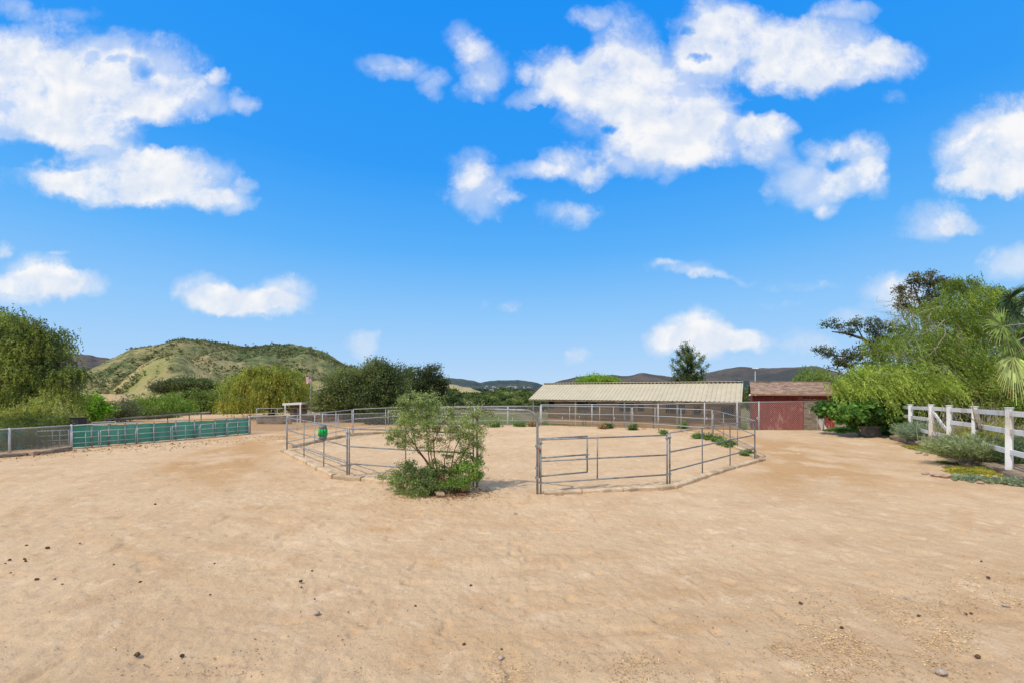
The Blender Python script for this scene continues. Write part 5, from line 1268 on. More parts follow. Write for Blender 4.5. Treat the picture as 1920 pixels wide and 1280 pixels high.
MOSS = [(.10, .13, .02), (.20, .20, .03), (.30, .27, .05)]
SIL = [(.11, .14, .08), (.19, .23, .15), (.29, .33, .24)]
mat_patch('ground_cover', 'green mossy patch at the foot of the timber by the first white posts', 1742, 842, 34, 8, MOSS, 5000, .08)
mat_patch('ground_cover', 'yellow green mossy mound beside the thick timber', 1776, 850, 28, 9, MOSS, 6000, .12)
mat_patch('ground_cover', 'small moss tuft alone on the sand', 1776, 868, 12, 3.5, MOSS[:2], 1200, .05)
mat_patch('ground_cover', 'large yellow green moss carpet nearest the right edge', 1835, 885, 58, 11, MOSS + [(.33, .28, .05)], 12000, .10)
mat_patch('ground_cover', 'bright green tuft at the right end of the moss carpet', 1862, 884, 24, 9, [(.08, .14, .03), (.16, .24, .04)], 3500, .12)
mat_patch('ground_cover', 'silvery leafed ground cover in front of the moss carpet', 1822, 898, 38, 7, SIL, 3500, .10, .07, .02)
mat_patch('ground_cover', 'silvery leafed ground cover at the right edge', 1905, 906, 28, 10, SIL, 3500, .12, .07, .02)
mat_patch('ground_cover', 'small green weeds along the wall foot left of the trough', 1585, 809, 40, 3.5, FIG + BRIGHT[:1], 3500, .25, .07, .04)
mat_patch('ground_cover', 'green weeds between trough and timber', 1668, 815, 18, 4, FIG + BRIGHT[:1], 2200, .25, .08, .05)

# rocks
def rock(name, label, px, py, w, h, mat, z=0, cat='rock', group=None, elong=1.0, sink=.25):
    if name in ('stone', 'dung_ball'): w, h = w * .85, h * .85
    p = G(px, py, z); s = p[1] / F; rw = w * s / 2; rh = max(h * s * .8, .008); seed = R.uniform(0, 99)
    import bmesh
    bm = bmesh.new(); bmesh.ops.create_icosphere(bm, subdivisions=3 if w > 9 else 2, radius=1)
    for v in bm.verts:
        k = 1 + .32 * mnoise.noise(Vector(v.co) * 1.3 + Vector((seed, 0, 0))) + .12 * mnoise.noise(Vector(v.co) * 3.7 + Vector((0, seed, 0)))
        v.co = v.co * k
    ang = R.uniform(-.5, .5); ca, sa = math.cos(ang), math.sin(ang)
    for v in bm.verts:
        x, y, zz_ = v.co; x *= rw; y *= rw * .75 * elong; zz_ = max(zz_, -.6) * rh * .6
        v.co = (x * ca - y * sa, x * sa + y * ca, zz_ + rh * .6 * (1 - sink))
    me = bpy.data.meshes.new(name); bm.to_mesh(me); bm.free()
    me.polygons.foreach_set('use_smooth', [True] * len(me.polygons)); me.materials.append(M[mat])
    o = link_mesh(name, me, loc=p); tag(o, label, cat, group); return o
for px, py, w, h, lab in [(1735, 889, 14, 6, 'flat tan rock at the left tip of the moss carpet'), (1758, 893, 20, 7, 'long reddish rock left of the silvery ground cover'), (1773, 895, 18, 9, 'rounded orange tan rock left of the silvery ground cover'),
                          (1792, 892, 12, 6, 'small pale rock among the moss'), (1868, 897, 13, 8, 'orange tan rock between the two silvery patches'), (1885, 893, 14, 9, 'tan rock under the thick timber at the right'), (1842, 893, 9, 5, 'small tan rock behind the silvery patch'),
                          (1723, 849, 12, 5, 'orange tan rock below the first mossy patch'), (1736, 853, 9, 5, 'small brown rock right of the orange one below the moss'), (1790, 868, 10, 4, 'tan stone by the small moss tuft'), (1838, 905, 12, 5, 'flat tan stone in front of the silvery ground cover'), (1806, 899, 9, 4, 'small pinkish stone beside the silvery ground cover')]:
    rock('rock', lab, px, py, w, h, 'rock')
rock('rock', 'grey stone on the raised bed under the second white post', 1733, 826, 9, 6, 'greyrock', z=.25)
rock('rock', 'dark grey stone behind the nearest white post', 1916, 868, 10, 9, 'greyrock', z=.25)
rock('rock', 'blocky tan stone at the foot of the leafy bush by the gate', 826, 931, 17, 12, 'rock')
for px, py, w, h, lab in [(1764, 1262, 24, 12, 'largest grey stone near the bottom right corner'), (1362, 1208, 13, 9, 'grey stone near the bottom, right of the middle'), (594, 1150, 14, 8, 'brownish rounded stone left of the middle of the foreground'), (939, 1234, 13, 7, 'grey stone at the bottom near the centre'),
                          (1480, 1230, 11, 6, 'small pale stone left of the largest grey stone'), (1886, 1136, 15, 6, 'dark flat stone near the right edge'), (966, 962, 9, 4, 'small brown clod in front of the gate arch'), (985, 1088, 5, 4, 'tiny stone in the middle of the foreground'), (1699, 1120, 7, 4, 'tiny grey stone on the right foreground'), (1502, 1131, 9, 5, 'brown pebble on the right foreground')]:
    rock('stone', lab, px, py, w, h, 'greyrock', cat='stone')
dung = [(50, 1023, 6.5), (89, 1027.5, 8.5), (150, 1018.5, 4.5), (18, 1050, 7), (46, 1048, 6.5), (48, 1052, 7), (10, 1056, 4), (213, 1058.5, 6), (103, 1085.5, 5), (117, 1095.5, 5.5), (20, 1074, 5), (69, 1087, 9), (263, 1091.5, 7), (257, 1228, 12), (341, 1230, 10), (394, 1115, 5), (402, 1056, 4), (291, 945, 5), (564, 1090, 8), (565, 1101, 5), (883, 1098, 7), (779, 1136, 6), (940, 1218, 7), (870, 1208, 8), (1251, 1133, 6), (1501, 1131, 8), (1578, 1177, 8), (1853, 1083, 7), (1840, 1053, 7), (1723, 1155, 8), (1811, 1151, 7), (1821, 1150, 6), (1833, 1232, 12), (590, 1123, 5), (653, 1147, 4), (585, 1070, 5)]
special = {13: 'dark dung ball near the bottom left, the left of two', 14: 'dark dung ball near the bottom left, the right of two', 1: 'dark dung ball at the upper right of the scattered group on the left', 12: 'lone grey brown dung ball right of the scattered group on the left', 11: 'long brown dung piece below the scattered group on the left', 32: 'long dark dung piece near the bottom right'}
for i, (px, py, w) in enumerate(dung):
    lab = special.get(i) or ('small dark dung ball lying on the left part of the sand' if px < 620 else 'small dark dung ball lying on the right part of the sand')
    rock('dung_ball', lab, px, py, w, w * .72, 'dung', cat='dung', group=None if i in special else ('dung balls on the left sand' if px < 620 else 'dung balls on the right sand'), sink=.3, elong=R.uniform(.7, 1.3))

# litter and grit (uncountable)
def litter(name, label, cen, n, colors, L, W, spread_fn, mat='dryleaf', up=.25):
    c = spread_fn(n); n = len(c)
    d = R.normal(0, 1, (n, 3)); d[:, 2] *= up; d = unit(d)
    V = leaf_quads(c, d, L * R.lognormal(0, .4, n), W * R.lognormal(0, .3, n), np.array([0, 0, 2.]))
    C = pal(colors, R.random(n), n, .2)
    o = quads_mesh(name, V, C, M[mat]); tag(o, label, 'litter', kind='stuff')
def gz(X, Y):
    return (fbm(X * .6, Y * .6, 3, 1) - .5) * .07 + (fbm(X * 3.2, Y * 3.2, 3, 2) - .5) * .028 + (fbm(X * 11, Y * 11, 4, 3) - .5) * .034 - sstep(.78, .92, vnoise(X * 4.5, Y * 4.5, 41)) * .026
def sp_chips(n):
    px = R.uniform(900, 2100, n * 3); py = 900 + 420 * R.random(n * 3) ** .7; Z_ = F * H_EYE / (py - HOR); X = (px - 960) / F * Z_
    k = sstep(.38, .75, fbm(X * 1.9, Z_ * 1.9, 4, 91)) * (np.exp(-(((px - 1600) / 330) ** 2 + ((py - 1230) / 90) ** 2)) + .7 * np.exp(-(((px - 1010) / 220) ** 2 + ((py - 1290) / 50) ** 2)) + .7 * np.exp(-(((px - 1850) / 120) ** 2 + ((py - 1120) / 60) ** 2))) + .012
    ok = R.random(n * 3) < k; X, Z_ = X[ok][:n], Z_[ok][:n]
    return np.stack([X, Z_, gz(X, Z_) + .006 + R.random(len(X)) * .008], 1)
litter('straw_litter', 'scattered golden straw and bark chips trodden into the sand at the bottom right', 0, 24000, [(.34, .22, .11), (.50, .35, .18), (.62, .47, .27), (.42, .29, .16)], .022, .008, sp_chips, 'dryleaf')
def sp_grit(n):
    Z_ = 3.6 + 24 * R.random(n) ** 2.0; X = R.uniform(-1.3, 1.3, n) * Z_
    m_ = poly_sd(X, Z_, yard_poly) > .1; X, Z_ = X[m_], Z_[m_]; k = fbm(X * 1.6, Z_ * 1.6, 4, 95) > R.uniform(.3, .75, len(X)); X, Z_ = X[k], Z_[k]
    return np.stack([X, Z_, gz(X, Z_) + .006], 1)
litter('grit', 'fine brown crumbs and grit strewn over the sand', 0, 15000, [(.22, .14, .08), (.40, .28, .17), (.6, .45, .28)], .016, .011, sp_grit, up=.6)
def sp_left(n):
    t = R.random(n); px = -60 + 600 * t; yb = 856 - 44 * t; py = yb + np.abs(R.normal(0, 6, n)) + 1.5; Z_ = F * H_EYE / (py - HOR); X = (px - 960) / F * Z_
    return np.stack([X, Z_, gz(X, Z_) + .02], 1)
litter('clod_litter', 'dark dung crumbs and clods strewn along the foot of the left fence', 0, 700, [(.10, .06, .03), (.34, .22, .12), (.5, .33, .18)], .06, .045, sp_left, up=.8)

# ------------------------------------------------------------------ trough and fig
tp = G(1641, 820); s = tp[1] / F
root = thing('trough', 'black rubber stock tank used as a planter below the fig tree', 'planter', tp)
Wt, Ht = 43 * s / 2, 22 * s
m = MB(); n = 28
def ring(k, z, e=2.6, dy=.62):
    out_ = []
    for i in range(n):
        a = 2 * math.pi * i / n; ca, sa = math.cos(a), math.sin(a)
        out_.append((tp[0] + math.copysign(abs(ca) ** (2 / e), ca) * Wt * k, tp[1] + .35 + math.copysign(abs(sa) ** (2 / e), sa) * Wt * dy * k, z))
    return out_
rings = [(.80, 0), (.86, Ht * .1), (.93, Ht * .75), (.96, Ht * .86), (1.04, Ht * .87), (1.05, Ht * .96), (1.02, Ht), (.93, Ht), (.90, Ht * .8)]
vs = []; [vs.extend(ring(k, z)) for k, z in rings]; fs = []
for i in range(len(rings) - 1):
    for k in range(n): fs.append((i * n + k, i * n + (k + 1) % n, (i + 1) * n + (k + 1) % n, (i + 1) * n + k))
fs.append(tuple(range(n - 1, -1, -1))); m.add(vs, fs, True); m.build('tank', M['rubber'], root)
m = MB(); m.add(ring(.90, Ht * .82), [tuple(range(n))]); m.build('soil', M['soil'], root)
bl = [pxblob(1660, 780, 21.5, 30, 22, .8), pxblob(1625, 770, 21.6, 32, 22, .8), pxblob(1590, 775, 21.7, 30, 20, .8), pxblob(1565, 768, 22.8, 26, 16, .7), pxblob(1548, 765, 22.8, 18, 14, .6), pxblob(1690, 785, 21.7, 22, 22, .7), pxblob(1665, 755, 21.7, 34, 16, .8), pxblob(1580, 750, 22.8, 20, 12, .6), pxblob(1680, 800, 22.4, 18, 10, .5), pxblob(1607, 792, 22.0, 14, 8, .4), pxblob(1640, 795, 22.0, 24, 8, .4)]
def fig():
    base = tp + np.array([0, .4, Ht * .8]); root_ = thing('fig_tree', 'dark green broad leaved fig bush growing out of the black trough', 'shrub', base)
    V, C, cl = clump_leaves(bl, 300, .24, 30, .19, .17, FIG, .18, .35); quads_mesh('crown', V, C, M['leaf'], root_)
    wood(base, base + np.array([0, 0, .3]), bl[:8], .05, cl, 60).build('trunk', M['bark'], root_)
fig()

# ------------------------------------------------------------------ bush by the gate
def gate_bush():
    Zb = 10.35; base = np.array([(822 - 960) / F * Zb, Zb, 0.0])
    root_ = thing('leafy_shrub', 'tall airy shrub with reddish stems growing through the pen rails left of the gate', 'shrub', base)
    mb = MB(); V = []; C = []
    stems = [[(835, 905), (790, 850), (763, 812), (752, 775), (762, 745)], [(815, 900), (803, 850), (800, 800), (798, 760), (800, 742)], [(842, 900), (850, 850), (862, 820), (885, 790), (900, 768)], [(830, 902), (795, 858), (762, 825), (738, 812)],
             [(822, 900), (812, 830), (830, 790), (850, 770)], [(838, 905), (858, 860), (878, 840), (893, 832)], [(826, 900), (780, 840), (772, 800), (778, 762)], [(820, 900), (806, 840), (790, 815)], [(845, 905), (870, 850), (890, 815), (912, 795)], [(830, 905), (835, 860), (845, 825), (870, 808)]]
    tips = []
    for st in stems:
        dz = R.uniform(-.5, .45); P = np.array([Q(x, y, Zb + dz * (i / len(st))) for i, (x, y) in enumerate(st)])
        P2 = [P[0]]
        for i in range(len(P) - 1):
            for t in (.33, .66, 1): P2.append(P[i] + (P[i + 1] - P[i]) * t + R.normal(0, .008, 3))
        mb.tube(P2, np.linspace(.017, .004, len(P2)), 6)
        for k in range(len(P2) // 2, len(P2)):
            for _ in range(3):
                e = P2[k] + np.array([R.normal(0, .22), R.normal(0, .22), R.normal(.02, .14)]); mb.tube(bend(P2[k], e, 3, .1), np.linspace(.005, .002, 4), 4, cap=False); tips.append((P2[k], e))
    for a_, e in tips:
        for t in np.linspace(.3, 1, 6):
            c0_ = a_ + (e - a_) * t; k = 10
            c = c0_ + R.normal(0, .045, (k, 3)); d = unit(R.normal(0, .8, (k, 3)) + np.array([0, 0, -.45]) + unit(e - a_) * .5)
            V.append(leaf_quads(c, d, .052 * R.uniform(.6, 1.3, k), .017 * R.uniform(.8, 1.3, k))); C.append(pal(BUSH, np.clip(.5 + R.normal(0, .25, k), 0, 1), k, .2))
    # fuller mid crown
    heads = [(758, 752, 18, 16), (792, 752, 22, 18), (812, 770, 20, 18), (768, 785, 26, 20), (800, 798, 24, 16), (740, 812, 16, 12), (730, 825, 8, 7), (752, 832, 10, 8), (845, 800, 18, 9), (878, 785, 12, 20), (868, 812, 18, 9), (900, 770, 10, 9), (888, 800, 12, 12), (845, 775, 12, 9), (893, 828, 10, 6), (820, 822, 12, 6), (838, 856, 12, 7), (868, 852, 12, 8), (812, 868, 14, 6), (896, 858, 7, 9)]
    for px, py, rx, ry in heads:
        b = pxblob(px, py, Zb, rx, ry, .3); v, c, _ = clump_leaves([b], max(6, int(rx * ry / 13)), .09, 44, .055, .019, BUSH, .2, .2, droop=.5); V.append(v); C.append(c)
    quads_mesh('foliage', np.concatenate(V), np.concatenate(C), M['leaf'], root_); mb.build('stems', M['redstem'], root_)
gate_bush()
def low_bush(name, label, heads, base, colors, Zb, L, W, dens=20, rc=.085, m=40):
    root_ = thing(name, label, 'shrub', base); V = []; C = []; mb = MB(); base = np.array(base, float)
    for px, py, rx, ry, dz in heads:
        b = pxblob(px, py, Zb + dz, rx, ry, .28); v, c, cl = clump_leaves([b], max(5, int(rx * ry / dens)), rc, m, L, W, colors, .2, .35, droop=.3); V.append(v); C.append(c)
        for cc in cl[::3]: mb.tube(bend(base + R.normal(0, .05, 3) * [1, 1, 0], cc, 3, .1), np.linspace(.007, .002, 4), 4, cap=False)
    V = np.concatenate(V); C = np.concatenate(C); k = V[:, :, 2].min(1) > .0
    quads_mesh('foliage', V[k], C[k], M['leaf'], root_); mb.build('stems', M['redstem'], root_)
low_bush('leafy_shrub', 'low dense green shrub at the left foot of the tall bush by the gate', [(778, 890, 32, 13, -.15), (802, 904, 34, 15, -.35), (756, 903, 26, 12, -.25), (788, 922, 34, 9, -.5), (815, 882, 18, 16, -.1), (748, 918, 14, 6, -.3), (742, 888, 10, 8, -.1), (765, 870, 14, 12, 0), (775, 935, 12, 6, -.6), (720, 893, 8, 4, 0)], (-1.95, 9.9, 0), [(.06, .09, .03), (.11, .15, .05), (.18, .225, .085)], 10.2, .06, .02, dens=9, rc=.11)
low_bush('leafy_shrub', 'bright green broad leaved shrub at the right foot of the tall bush by the gate', [(870, 890, 26, 18, -.2), (855, 905, 26, 12, -.4), (895, 880, 12, 20, -.2), (880, 870, 18, 14, 0), (850, 875, 20, 16, .1), (900, 895, 9, 14, -.3)], (-1.15, 10.0, 0), [(.05, .09, .02), (.09, .155, .03), (.16, .24, .05)], 10.2, .052, .03, dens=16, m=34, rc=.11)
low_bush('dead_twigs', 'brown dead twigs and leaves in the heart of the bush by the gate', [(850, 880, 22, 16, .1), (838, 895, 20, 14, -.2), (862, 912, 20, 8, -.4)], (-1.35, 10.1, 0), [(.14, .07, .04), (.24, .13, .08), (.30, .2, .12)], 10.3, .05, .016, dens=14, m=28)
lt = MB(); root = thing('dead_twigs', 'loose fallen sticks on the sand beside the bush by the gate', 'sticks', G(850, 925))
for k in range(40):
    p = G(R.uniform(832, 905), R.uniform(914, 934)); e = p + np.array([R.normal(0, .18), R.normal(0, .12), R.uniform(.0, .06)]); lt.tube([p + [0, 0, .02], e + [0, 0, .02]], [.005, .003], 4)
tag(lt.build('sticks', M['redstem'], root), kind='stuff')
def sp_bush(n):
    px = R.normal(835, 45, n); py = R.normal(925, 7, n); Z_ = F * H_EYE / (py - HOR); X = (px - 960) / F * Z_
    return np.stack([X, Z_, gz(X, Z_) + .01], 1)
litter('leaf_litter', 'dry brown leaf litter under the bush by the gate', 0, 2600, [(.16, .08, .045), (.28, .17, .10), (.22, .13, .07)], .035, .014, sp_bush)

# weeds along the far rim of the pen
weeds = [(1130, 800, 8, 5, 'dry weed'), (1140, 799, 10, 6, 'green weed'), (1187, 803, 9, 8, 'olive weed'), (1282, 800, 12, 9, 'broad leaved green weed'), (1245, 811, 4, 4, 'small weed'), (1310, 818, 14, 6, 'bright green weed'), (1328, 820, 10, 5, 'green weed'), (1345, 824, 12, 5, 'dense green weed'), (1355, 830, 8, 4, 'green weed'), (1368, 834, 9, 6, 'tall green weed'), (1400, 850, 8, 4, 'low weed'), (1000, 796, 12, 6, 'reddish dry weed'), (975, 796, 16, 5, 'grassy weed'), (930, 797, 16, 5, 'green weed')]
wl = ['dry weed at the back rim of the pen below the stable window', 'green weed clump at the back rim of the pen near the middle of the stable', 'olive weed clump at the back pen post before the stable', 'broad leaved green weed growing between the back panels of the pen', 'tiny weed on the pen rim right of the broad leaved weed', 'bright green weed, first of the row along the right rim of the pen', 'green weed, second of the row along the right rim of the pen', 'dense green weed, third of the row along the right rim of the pen', 'green weed, fourth of the row along the right rim of the pen', 'upright green weed, fifth of the row along the right rim of the pen', 'low weed nearest the right corner post of the pen', 'brownish dry weed left of the far post seen through the gate arch', 'grassy weed at the far rim seen through the gate arch', 'green weed at the far rim behind the left foot of the gate arch']
for (px, py, w, h, _), lab in zip(weeds, wl):
    w *= .75; h *= .75; p = G(px, py + 3); s = p[1] / F
    colr = [(.20, .14, .07), (.30, .22, .11)] if 'brownish' in lab or lab.startswith('dry') else [(.05, .09, .03), (.10, .16, .045), (.16, .22, .08)]
    b = (p + np.array([0, 0, h * s * .9]), (w * s, w * s * .6, h * s), 1)
    v, c, cl = clump_leaves([b], 34, .17, 30, .10, .05, colr, .18, .2)
    k = v[:, :, 2].min(1) > -.02; o = quads_mesh('weed', v[k], c[k], M['leaf'], loc=p); tag(o, lab, 'weed')
def sp_grass(n):
    px = R.uniform(700, 1400, n); p = []; 
    Z_ = R.uniform(29.5, 36, n); X = (px - 960) / F * Z_; z = -.65 * sstep(0, 3.5, -poly_sd(X, Z_, yard_poly)) * sstep(-1, 3, X)
    ok = poly_sd(X, Z_, yard_poly) < -.1
    return np.stack([X, Z_, z + .10], 1)[ok]
def grass():
    c = sp_grass(26000); n = len(c); d = unit(R.normal(0, .35, (n, 3)) + np.array([0, 0, 1.]))
    V = leaf_quads(c, d, .30 * R.uniform(.5, 1.4, n), .03 * np.ones(n)); C = pal([(.07, .12, .02), (.13, .20, .035), (.22, .25, .06)], fbm(c[:, 0] * .5, c[:, 1] * .5, 3, 99) * 1.4 - .2, n)
    o = quads_mesh('grass', V, C, M['leaf']); tag(o, 'green weedy grass strip beyond the chain link fence', 'grass', kind='stuff')
grass()

# ------------------------------------------------------------------ light, sky, camera
SUN_EL, SUN_AZ = 56.0, -128.0        # azimuth of the sun measured from +Y towards +X: behind and left of the camera
el, az = math.radians(SUN_EL), math.radians(SUN_AZ)
sd_ = Vector((math.sin(az) * math.cos(el), math.cos(az) * math.cos(el), math.sin(el)))
sun = bpy.data.lights.new('sun', 'SUN'); sun.energy = 3.25; sun.angle = math.radians(.9); sun.color = (1.0, .925, .79)
so = bpy.data.objects.new('sun', sun); so.rotation_euler = sd_.to_track_quat('Z', 'Y').to_euler(); so.location = (0, 0, 50); col.objects.link(so)

w = bpy.data.worlds.new('World'); scn.world = w; w.use_nodes = True
nt = w.node_tree; N, L = nt.nodes, nt.links; N.clear()
out = N.new('ShaderNodeOutputWorld'); bg = N.new('ShaderNodeBackground'); L.new(bg.outputs[0], out.inputs[0])
sky = N.new('ShaderNodeTexSky'); sky.sky_type = 'NISHITA'; sky.sun_disc = False; sky.sun_elevation = el; sky.sun_rotation = az % (2 * math.pi); sky.air_density = 1.0; sky.dust_density = .4; sky.ozone_density = 2.0
tc = N.new('ShaderNodeTexCoord'); DIR = tc.outputs['Generated']
def m1(op, a, b=None, c=None, clamp=False):
    n = N.new('ShaderNodeMath'); n.operation = op; n.use_clamp = clamp
    for i, v in enumerate((a, b, c)):
        if v is None: continue
        if isinstance(v, (int, float)): n.inputs[i].default_value = v
        else: L.new(v, n.inputs[i])
    return n.outputs[0]
def vm(op, a, b=None, c=None, scale=None):
    n = N.new('ShaderNodeVectorMath'); n.operation = op
    for i, v in enumerate((a, b, c)):
        if v is None: continue
        if isinstance(v, tuple): n.inputs[i].default_value = v
        else: L.new(v, n.inputs[i])
    if scale is not None: n.inputs['Scale'].default_value = scale
    return n
def mixc(f, a, b, mode='MIX'):
    n = N.new('ShaderNodeMixRGB'); n.blend_type = mode
    for i, v in enumerate((f, a, b)):
        if isinstance(v, (int, float)): n.inputs[i].default_value = v
        elif isinstance(v, tuple): n.inputs[i].default_value = (*v, 1)
        else: L.new(v, n.inputs[i])
    return n.outputs[0]
sep = N.new('ShaderNodeSeparateXYZ'); L.new(DIR, sep.inputs[0])
el_n = m1('MAXIMUM', sep.outputs[2], 0.0)
gr = N.new('ShaderNodeValToRGB'); cr = gr.color_ramp
stops = [(0.0, srgb(190, 220, 250)), (.05, srgb(176, 214, 252)), (.16, srgb(146, 203, 254)), (.30, srgb(92, 180, 254)), (.45, srgb(48, 159, 252)), (.66, srgb(26, 148, 250)), (1.0, srgb(20, 120, 225))]
cr.elements[0].position = stops[0][0]; cr.elements[0].color = (*stops[0][1], 1); cr.elements[1].position = stops[-1][0]; cr.elements[1].color = (*stops[-1][1], 1)
for p_, c_ in stops[1:-1]:
    e = cr.elements.new(p_); e.color = (*c_, 1)
L.new(el_n, gr.inputs[0])
nis = mixc(1.0, sky.outputs[0], (.10, .10, .10), 'MULTIPLY')
skyc = mixc(.93, nis, gr.outputs[0])
# cloud field in gnomonic coordinates of the front half of the sky
ymax = m1('MAXIMUM', sep.outputs[1], .12)
cmb = N.new('ShaderNodeCombineXYZ'); L.new(m1('DIVIDE', sep.outputs[0], ymax), cmb.inputs[0]); L.new(m1('DIVIDE', sep.outputs[2], ymax), cmb.inputs[1])
PU = cmb.outputs[0]
def nz(sc, det, rough, src, dist=0.0, colr=False):
    n = N.new('ShaderNodeTexNoise'); n.inputs['Scale'].default_value = sc; n.inputs['Detail'].default_value = det; n.inputs['Roughness'].default_value = rough; n.inputs['Distortion'].default_value = dist
    L.new(src, n.inputs[0]); return n.outputs[1] if colr else n.outputs[0]
warp = vm('SUBTRACT', nz(8.0, 6, .6, PU, colr=True), (.5, .5, .5)).outputs[0]
PW_ = vm('ADD', PU, vm('SCALE', warp, scale=.10).outputs[0]).outputs[0]
clouds = [(100, 150, 170, 90, 1), (250, 140, 140, 72, 1), (335, 190, 100, 45, 1), (50, 240, 130, 60, 1), (190, 235, 120, 45, 1), (20, 120, 70, 60, .9), (415, 147, 22, 17, .8), (464, 192, 30, 26, .85), (15, 15, 45, 25, .6), (68, 38, 40, 28, .5), (145, 30, 48, 20, .5), (30, 325, 60, 34, .45),
          (225, 315, 105, 62, 1.25), (325, 335, 120, 52, 1.2), (210, 355, 140, 34, 1), (420, 372, 62, 24, 1), (130, 342, 70, 24, .8), (465, 340, 24, 14, .7), (75, 525, 80, 42, 1.1), (130, 530, 75, 30, 1), (20, 545, 60, 30, 1), (5, 468, 22, 16, .9), (110, 477, 22, 6, .5),
          (385, 548, 62, 34, 1), (440, 560, 80, 26, 1), (520, 548, 62, 36, 1), (480, 575, 90, 22, .9), (740, 130, 65, 24, .7), (812, 158, 34, 26, .6), (870, 78, 46, 34, .75), (905, 120, 50, 44, .75), (893, 168, 34, 32, .6),
          (900, 360, 62, 42, .85), (880, 310, 46, 36, .75), (1000, 325, 60, 22, .8), (1060, 305, 62, 40, .9), (1115, 330, 32, 24, .8), (1065, 398, 62, 24, .65), (965, 375, 24, 10, .5), (980, 145, 20, 20, .6), (985, 190, 50, 16, .6),
          (1110, 150, 130, 60, 1.1), (1200, 180, 160, 90, 1.2), (1320, 245, 150, 62, 1.15), (1160, 80, 72, 70, .8), (1250, 290, 100, 40, .9), (1100, 30, 40, 22, .6), (1335, 60, 70, 70, 1.15), (1400, 90, 120, 62, 1.2), (1540, 95, 120, 62, 1.2), (1650, 120, 85, 40, 1.15), (1500, 150, 100, 32, .9), (1445, 290, 50, 30, .7), (1590, 20, 60, 20, .7), (1150, 290, 30, 40, .7), (1440, 240, 60, 24, .9),
          (1620, 290, 52, 44, 1.0), (1515, 355, 72, 48, 1.05), (1635, 340, 36, 36, .9), (1545, 285, 40, 26, .75), (1580, 345, 50, 30, .8), (1675, 183, 26, 14, .45), (1545, 400, 26, 14, .6),
          (1850, 285, 105, 74, 1.25), (1920, 270, 100, 90, 1.3), (1840, 350, 90, 24, 1), (1750, 415, 75, 38, .72), (1800, 425, 50, 18, .55), (1900, 490, 66, 40, .95), (1290, 510, 70, 14, .5), (1350, 516, 70, 9, .45), (1228, 500, 44, 9, .4),
          (1295, 622, 66, 40, 1.2), (1345, 640, 70, 30, 1.1), (1400, 645, 55, 22, 1.0), (1240, 640, 36, 22, 1), (677, 641, 28, 20, .75), (1082, 669, 26, 13, .7), (955, 572, 30, 12, .45), (905, 570, 12, 14, .4), (1665, 545, 60, 34, .8), (1600, 592, 50, 22, .6), (1520, 640, 60, 24, .6), (1500, 530, 80, 14, .35), (1700, 560, 60, 30, .7), (1450, 570, 60, 12, .3),
          (262, 135, 22, 26, -.9), (215, 112, 26, 9, -.7), (170, 108, 16, 10, -.5), (95, 285, 120, 18, -.6), (280, 262, 70, 18, -.7), (20, 300, 40, 14, -.5), (1318, 112, 24, 9, -1.2), (1290, 62, 16, 12, -.6), (1430, 205, 60, 14, -.7), (1140, 238, 20, 10, -.6), (1010, 215, 40, 10, -.5), (1165, 275, 20, 24, -.4), (1570, 315, 20, 14, -.45), (1085, 90, 24, 30, -.4), (855, 225, 60, 30, -.8), (990, 290, 16, 10, -.4)]
tot = None
for (cx, cy, rx, ry, wgt) in clouds:
    u0, v0 = (cx - 960) / F, (HOR - cy) / F; iu, iv = F / rx / 1.24, F / ry / 1.24
    q = vm('MULTIPLY_ADD', PW_, (iu, iv, 0), (-u0 * iu, -v0 * iv, 0)).outputs[0]
    dq = N.new('ShaderNodeVectorMath'); dq.operation = 'DOT_PRODUCT'; L.new(q, dq.inputs[0]); L.new(q, dq.inputs[1])
    aw = abs(wgt); v = m1('MULTIPLY_ADD', dq.outputs['Value'], -aw, aw); v = m1('MAXIMUM', v, 0.0)
    tot = v if tot is None else m1('ADD' if wgt > 0 else 'SUBTRACT', tot, v)
tot = m1('MAXIMUM', m1('MINIMUM', tot, 1.35), 0.0)
nd = m1('MULTIPLY_ADD', nz(8.0, 8, .66, PU, .3), .75, m1('MULTIPLY', nz(34.0, 5, .65, PU, .2), .25)); nd2 = nz(2.2, 3, .5, PU)
# unseen clouds behind and overhead, thickened to whiten the fill light
fill_clouds = N.new('ShaderNodeMapRange'); L.new(nz(3.0, 6, .55, DIR), fill_clouds.inputs[0]); fill_clouds.inputs[1].default_value = .36; fill_clouds.inputs[2].default_value = .52; fill_clouds.inputs[3].default_value = 0; fill_clouds.inputs[4].default_value = 1.3
backm = N.new('ShaderNodeMapRange'); L.new(sep.outputs[1], backm.inputs[0]); backm.inputs[1].default_value = .30; backm.inputs[2].default_value = .15; backm.inputs[3].default_value = 0; backm.inputs[4].default_value = 1
hiz = N.new('ShaderNodeMapRange'); L.new(sep.outputs[2], hiz.inputs[0]); hiz.inputs[1].default_value = .74; hiz.inputs[2].default_value = .84
backf = m1('MAXIMUM', backm.outputs[0], hiz.outputs[0])
front = m1('SUBTRACT', 1.0, backf)
tot = m1('ADD', m1('MULTIPLY', tot, front), m1('MULTIPLY', fill_clouds.outputs[0], backf))
dens = m1('ADD', tot, m1('MULTIPLY_ADD', nd, 3.2, -1.56))
al = N.new('ShaderNodeMapRange'); al.interpolation_type = 'SMOOTHSTEP'; L.new(dens, al.inputs[0]); al.inputs[1].default_value = .14; al.inputs[2].default_value = 1.60
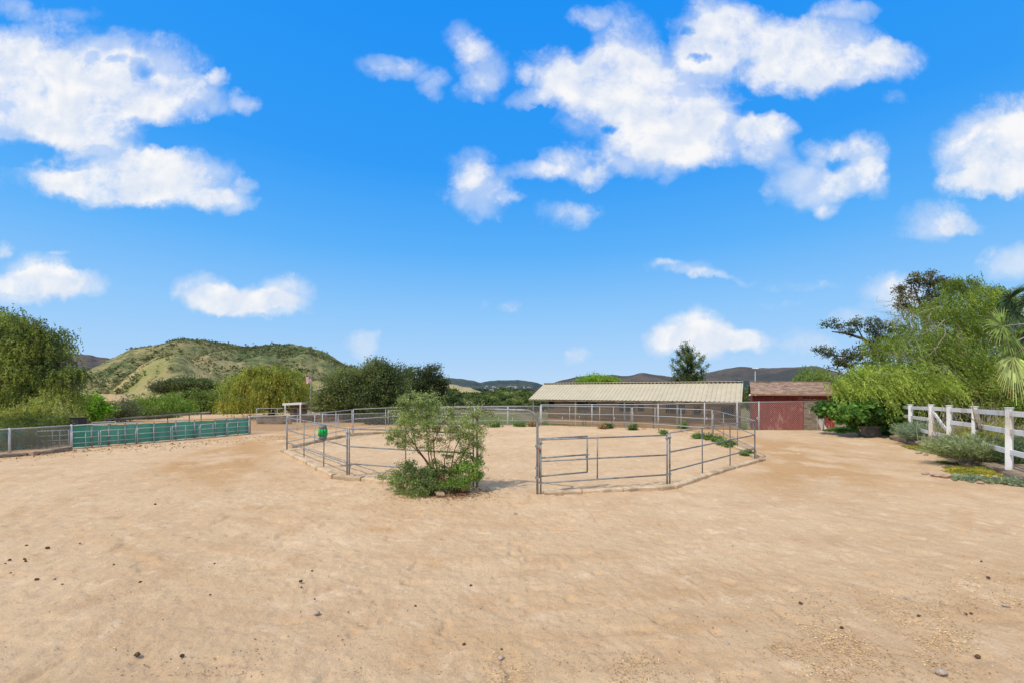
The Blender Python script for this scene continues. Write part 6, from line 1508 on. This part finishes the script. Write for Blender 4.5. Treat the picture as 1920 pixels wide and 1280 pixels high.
veil = N.new('ShaderNodeMapRange'); veil.interpolation_type = 'SMOOTHSTEP'; L.new(m1('ADD', tot, m1('MULTIPLY_ADD', nz(4.5, 8, .68, PU, .6), 1.5, -.75)), veil.inputs[0]); veil.inputs[1].default_value = .05; veil.inputs[2].default_value = 1.1; veil.inputs[4].default_value = .60
alpha = m1('MULTIPLY', m1('MAXIMUM', al.outputs[0], veil.outputs[0]), m1('MULTIPLY', tot, 4.0, clamp=True))
# shading: bright tops, soft blue grey folds
PS = vm('ADD', PU, (.015, -.026, 0)).outputs[0]; nds = m1('MULTIPLY_ADD', nz(10.0, 5, .5, PS, .3), .75, .125); ndb = m1('MULTIPLY_ADD', nz(10.0, 5, .5, PU, .3), .75, .125)
dif = m1('SUBTRACT', ndb, nds)
sh = N.new('ShaderNodeMapRange'); L.new(dif, sh.inputs[0]); sh.inputs[1].default_value = -.09; sh.inputs[2].default_value = .09
thick = N.new('ShaderNodeMapRange'); L.new(tot, thick.inputs[0]); thick.inputs[1].default_value = .3; thick.inputs[2].default_value = 1.2
shade = m1('MULTIPLY_ADD', sh.outputs[0], .55, m1('MULTIPLY', thick.outputs[0], .38), clamp=True)
cc = mixc(shade, srgb(208, 222, 243), srgb(255, 253, 251))
fin = mixc(m1('MULTIPLY', alpha, .97), skyc, cc)
L.new(fin, bg.inputs[0]); bg.inputs[1].default_value = 1.0
w.cycles.sampling_method = 'MANUAL'; w.cycles.sample_map_resolution = 512

cam = bpy.data.cameras.new('camera'); co = bpy.data.objects.new('camera', cam); col.objects.link(co)
cam.sensor_width = 36; cam.lens = 36 * F / 1920; cam.shift_y = (HOR - 640) / 1920; cam.clip_end = 20000; cam.clip_start = .05
co.location = (0, 0, H_EYE); co.rotation_euler = (math.pi / 2, 0, 0); scn.camera = co
scn.view_settings.view_transform = 'Standard'; scn.view_settings.look = 'None'; scn.view_settings.exposure = 0; scn.view_settings.gamma = 1
scn.cycles.max_bounces = 6; scn.cycles.transparent_max_bounces = 8
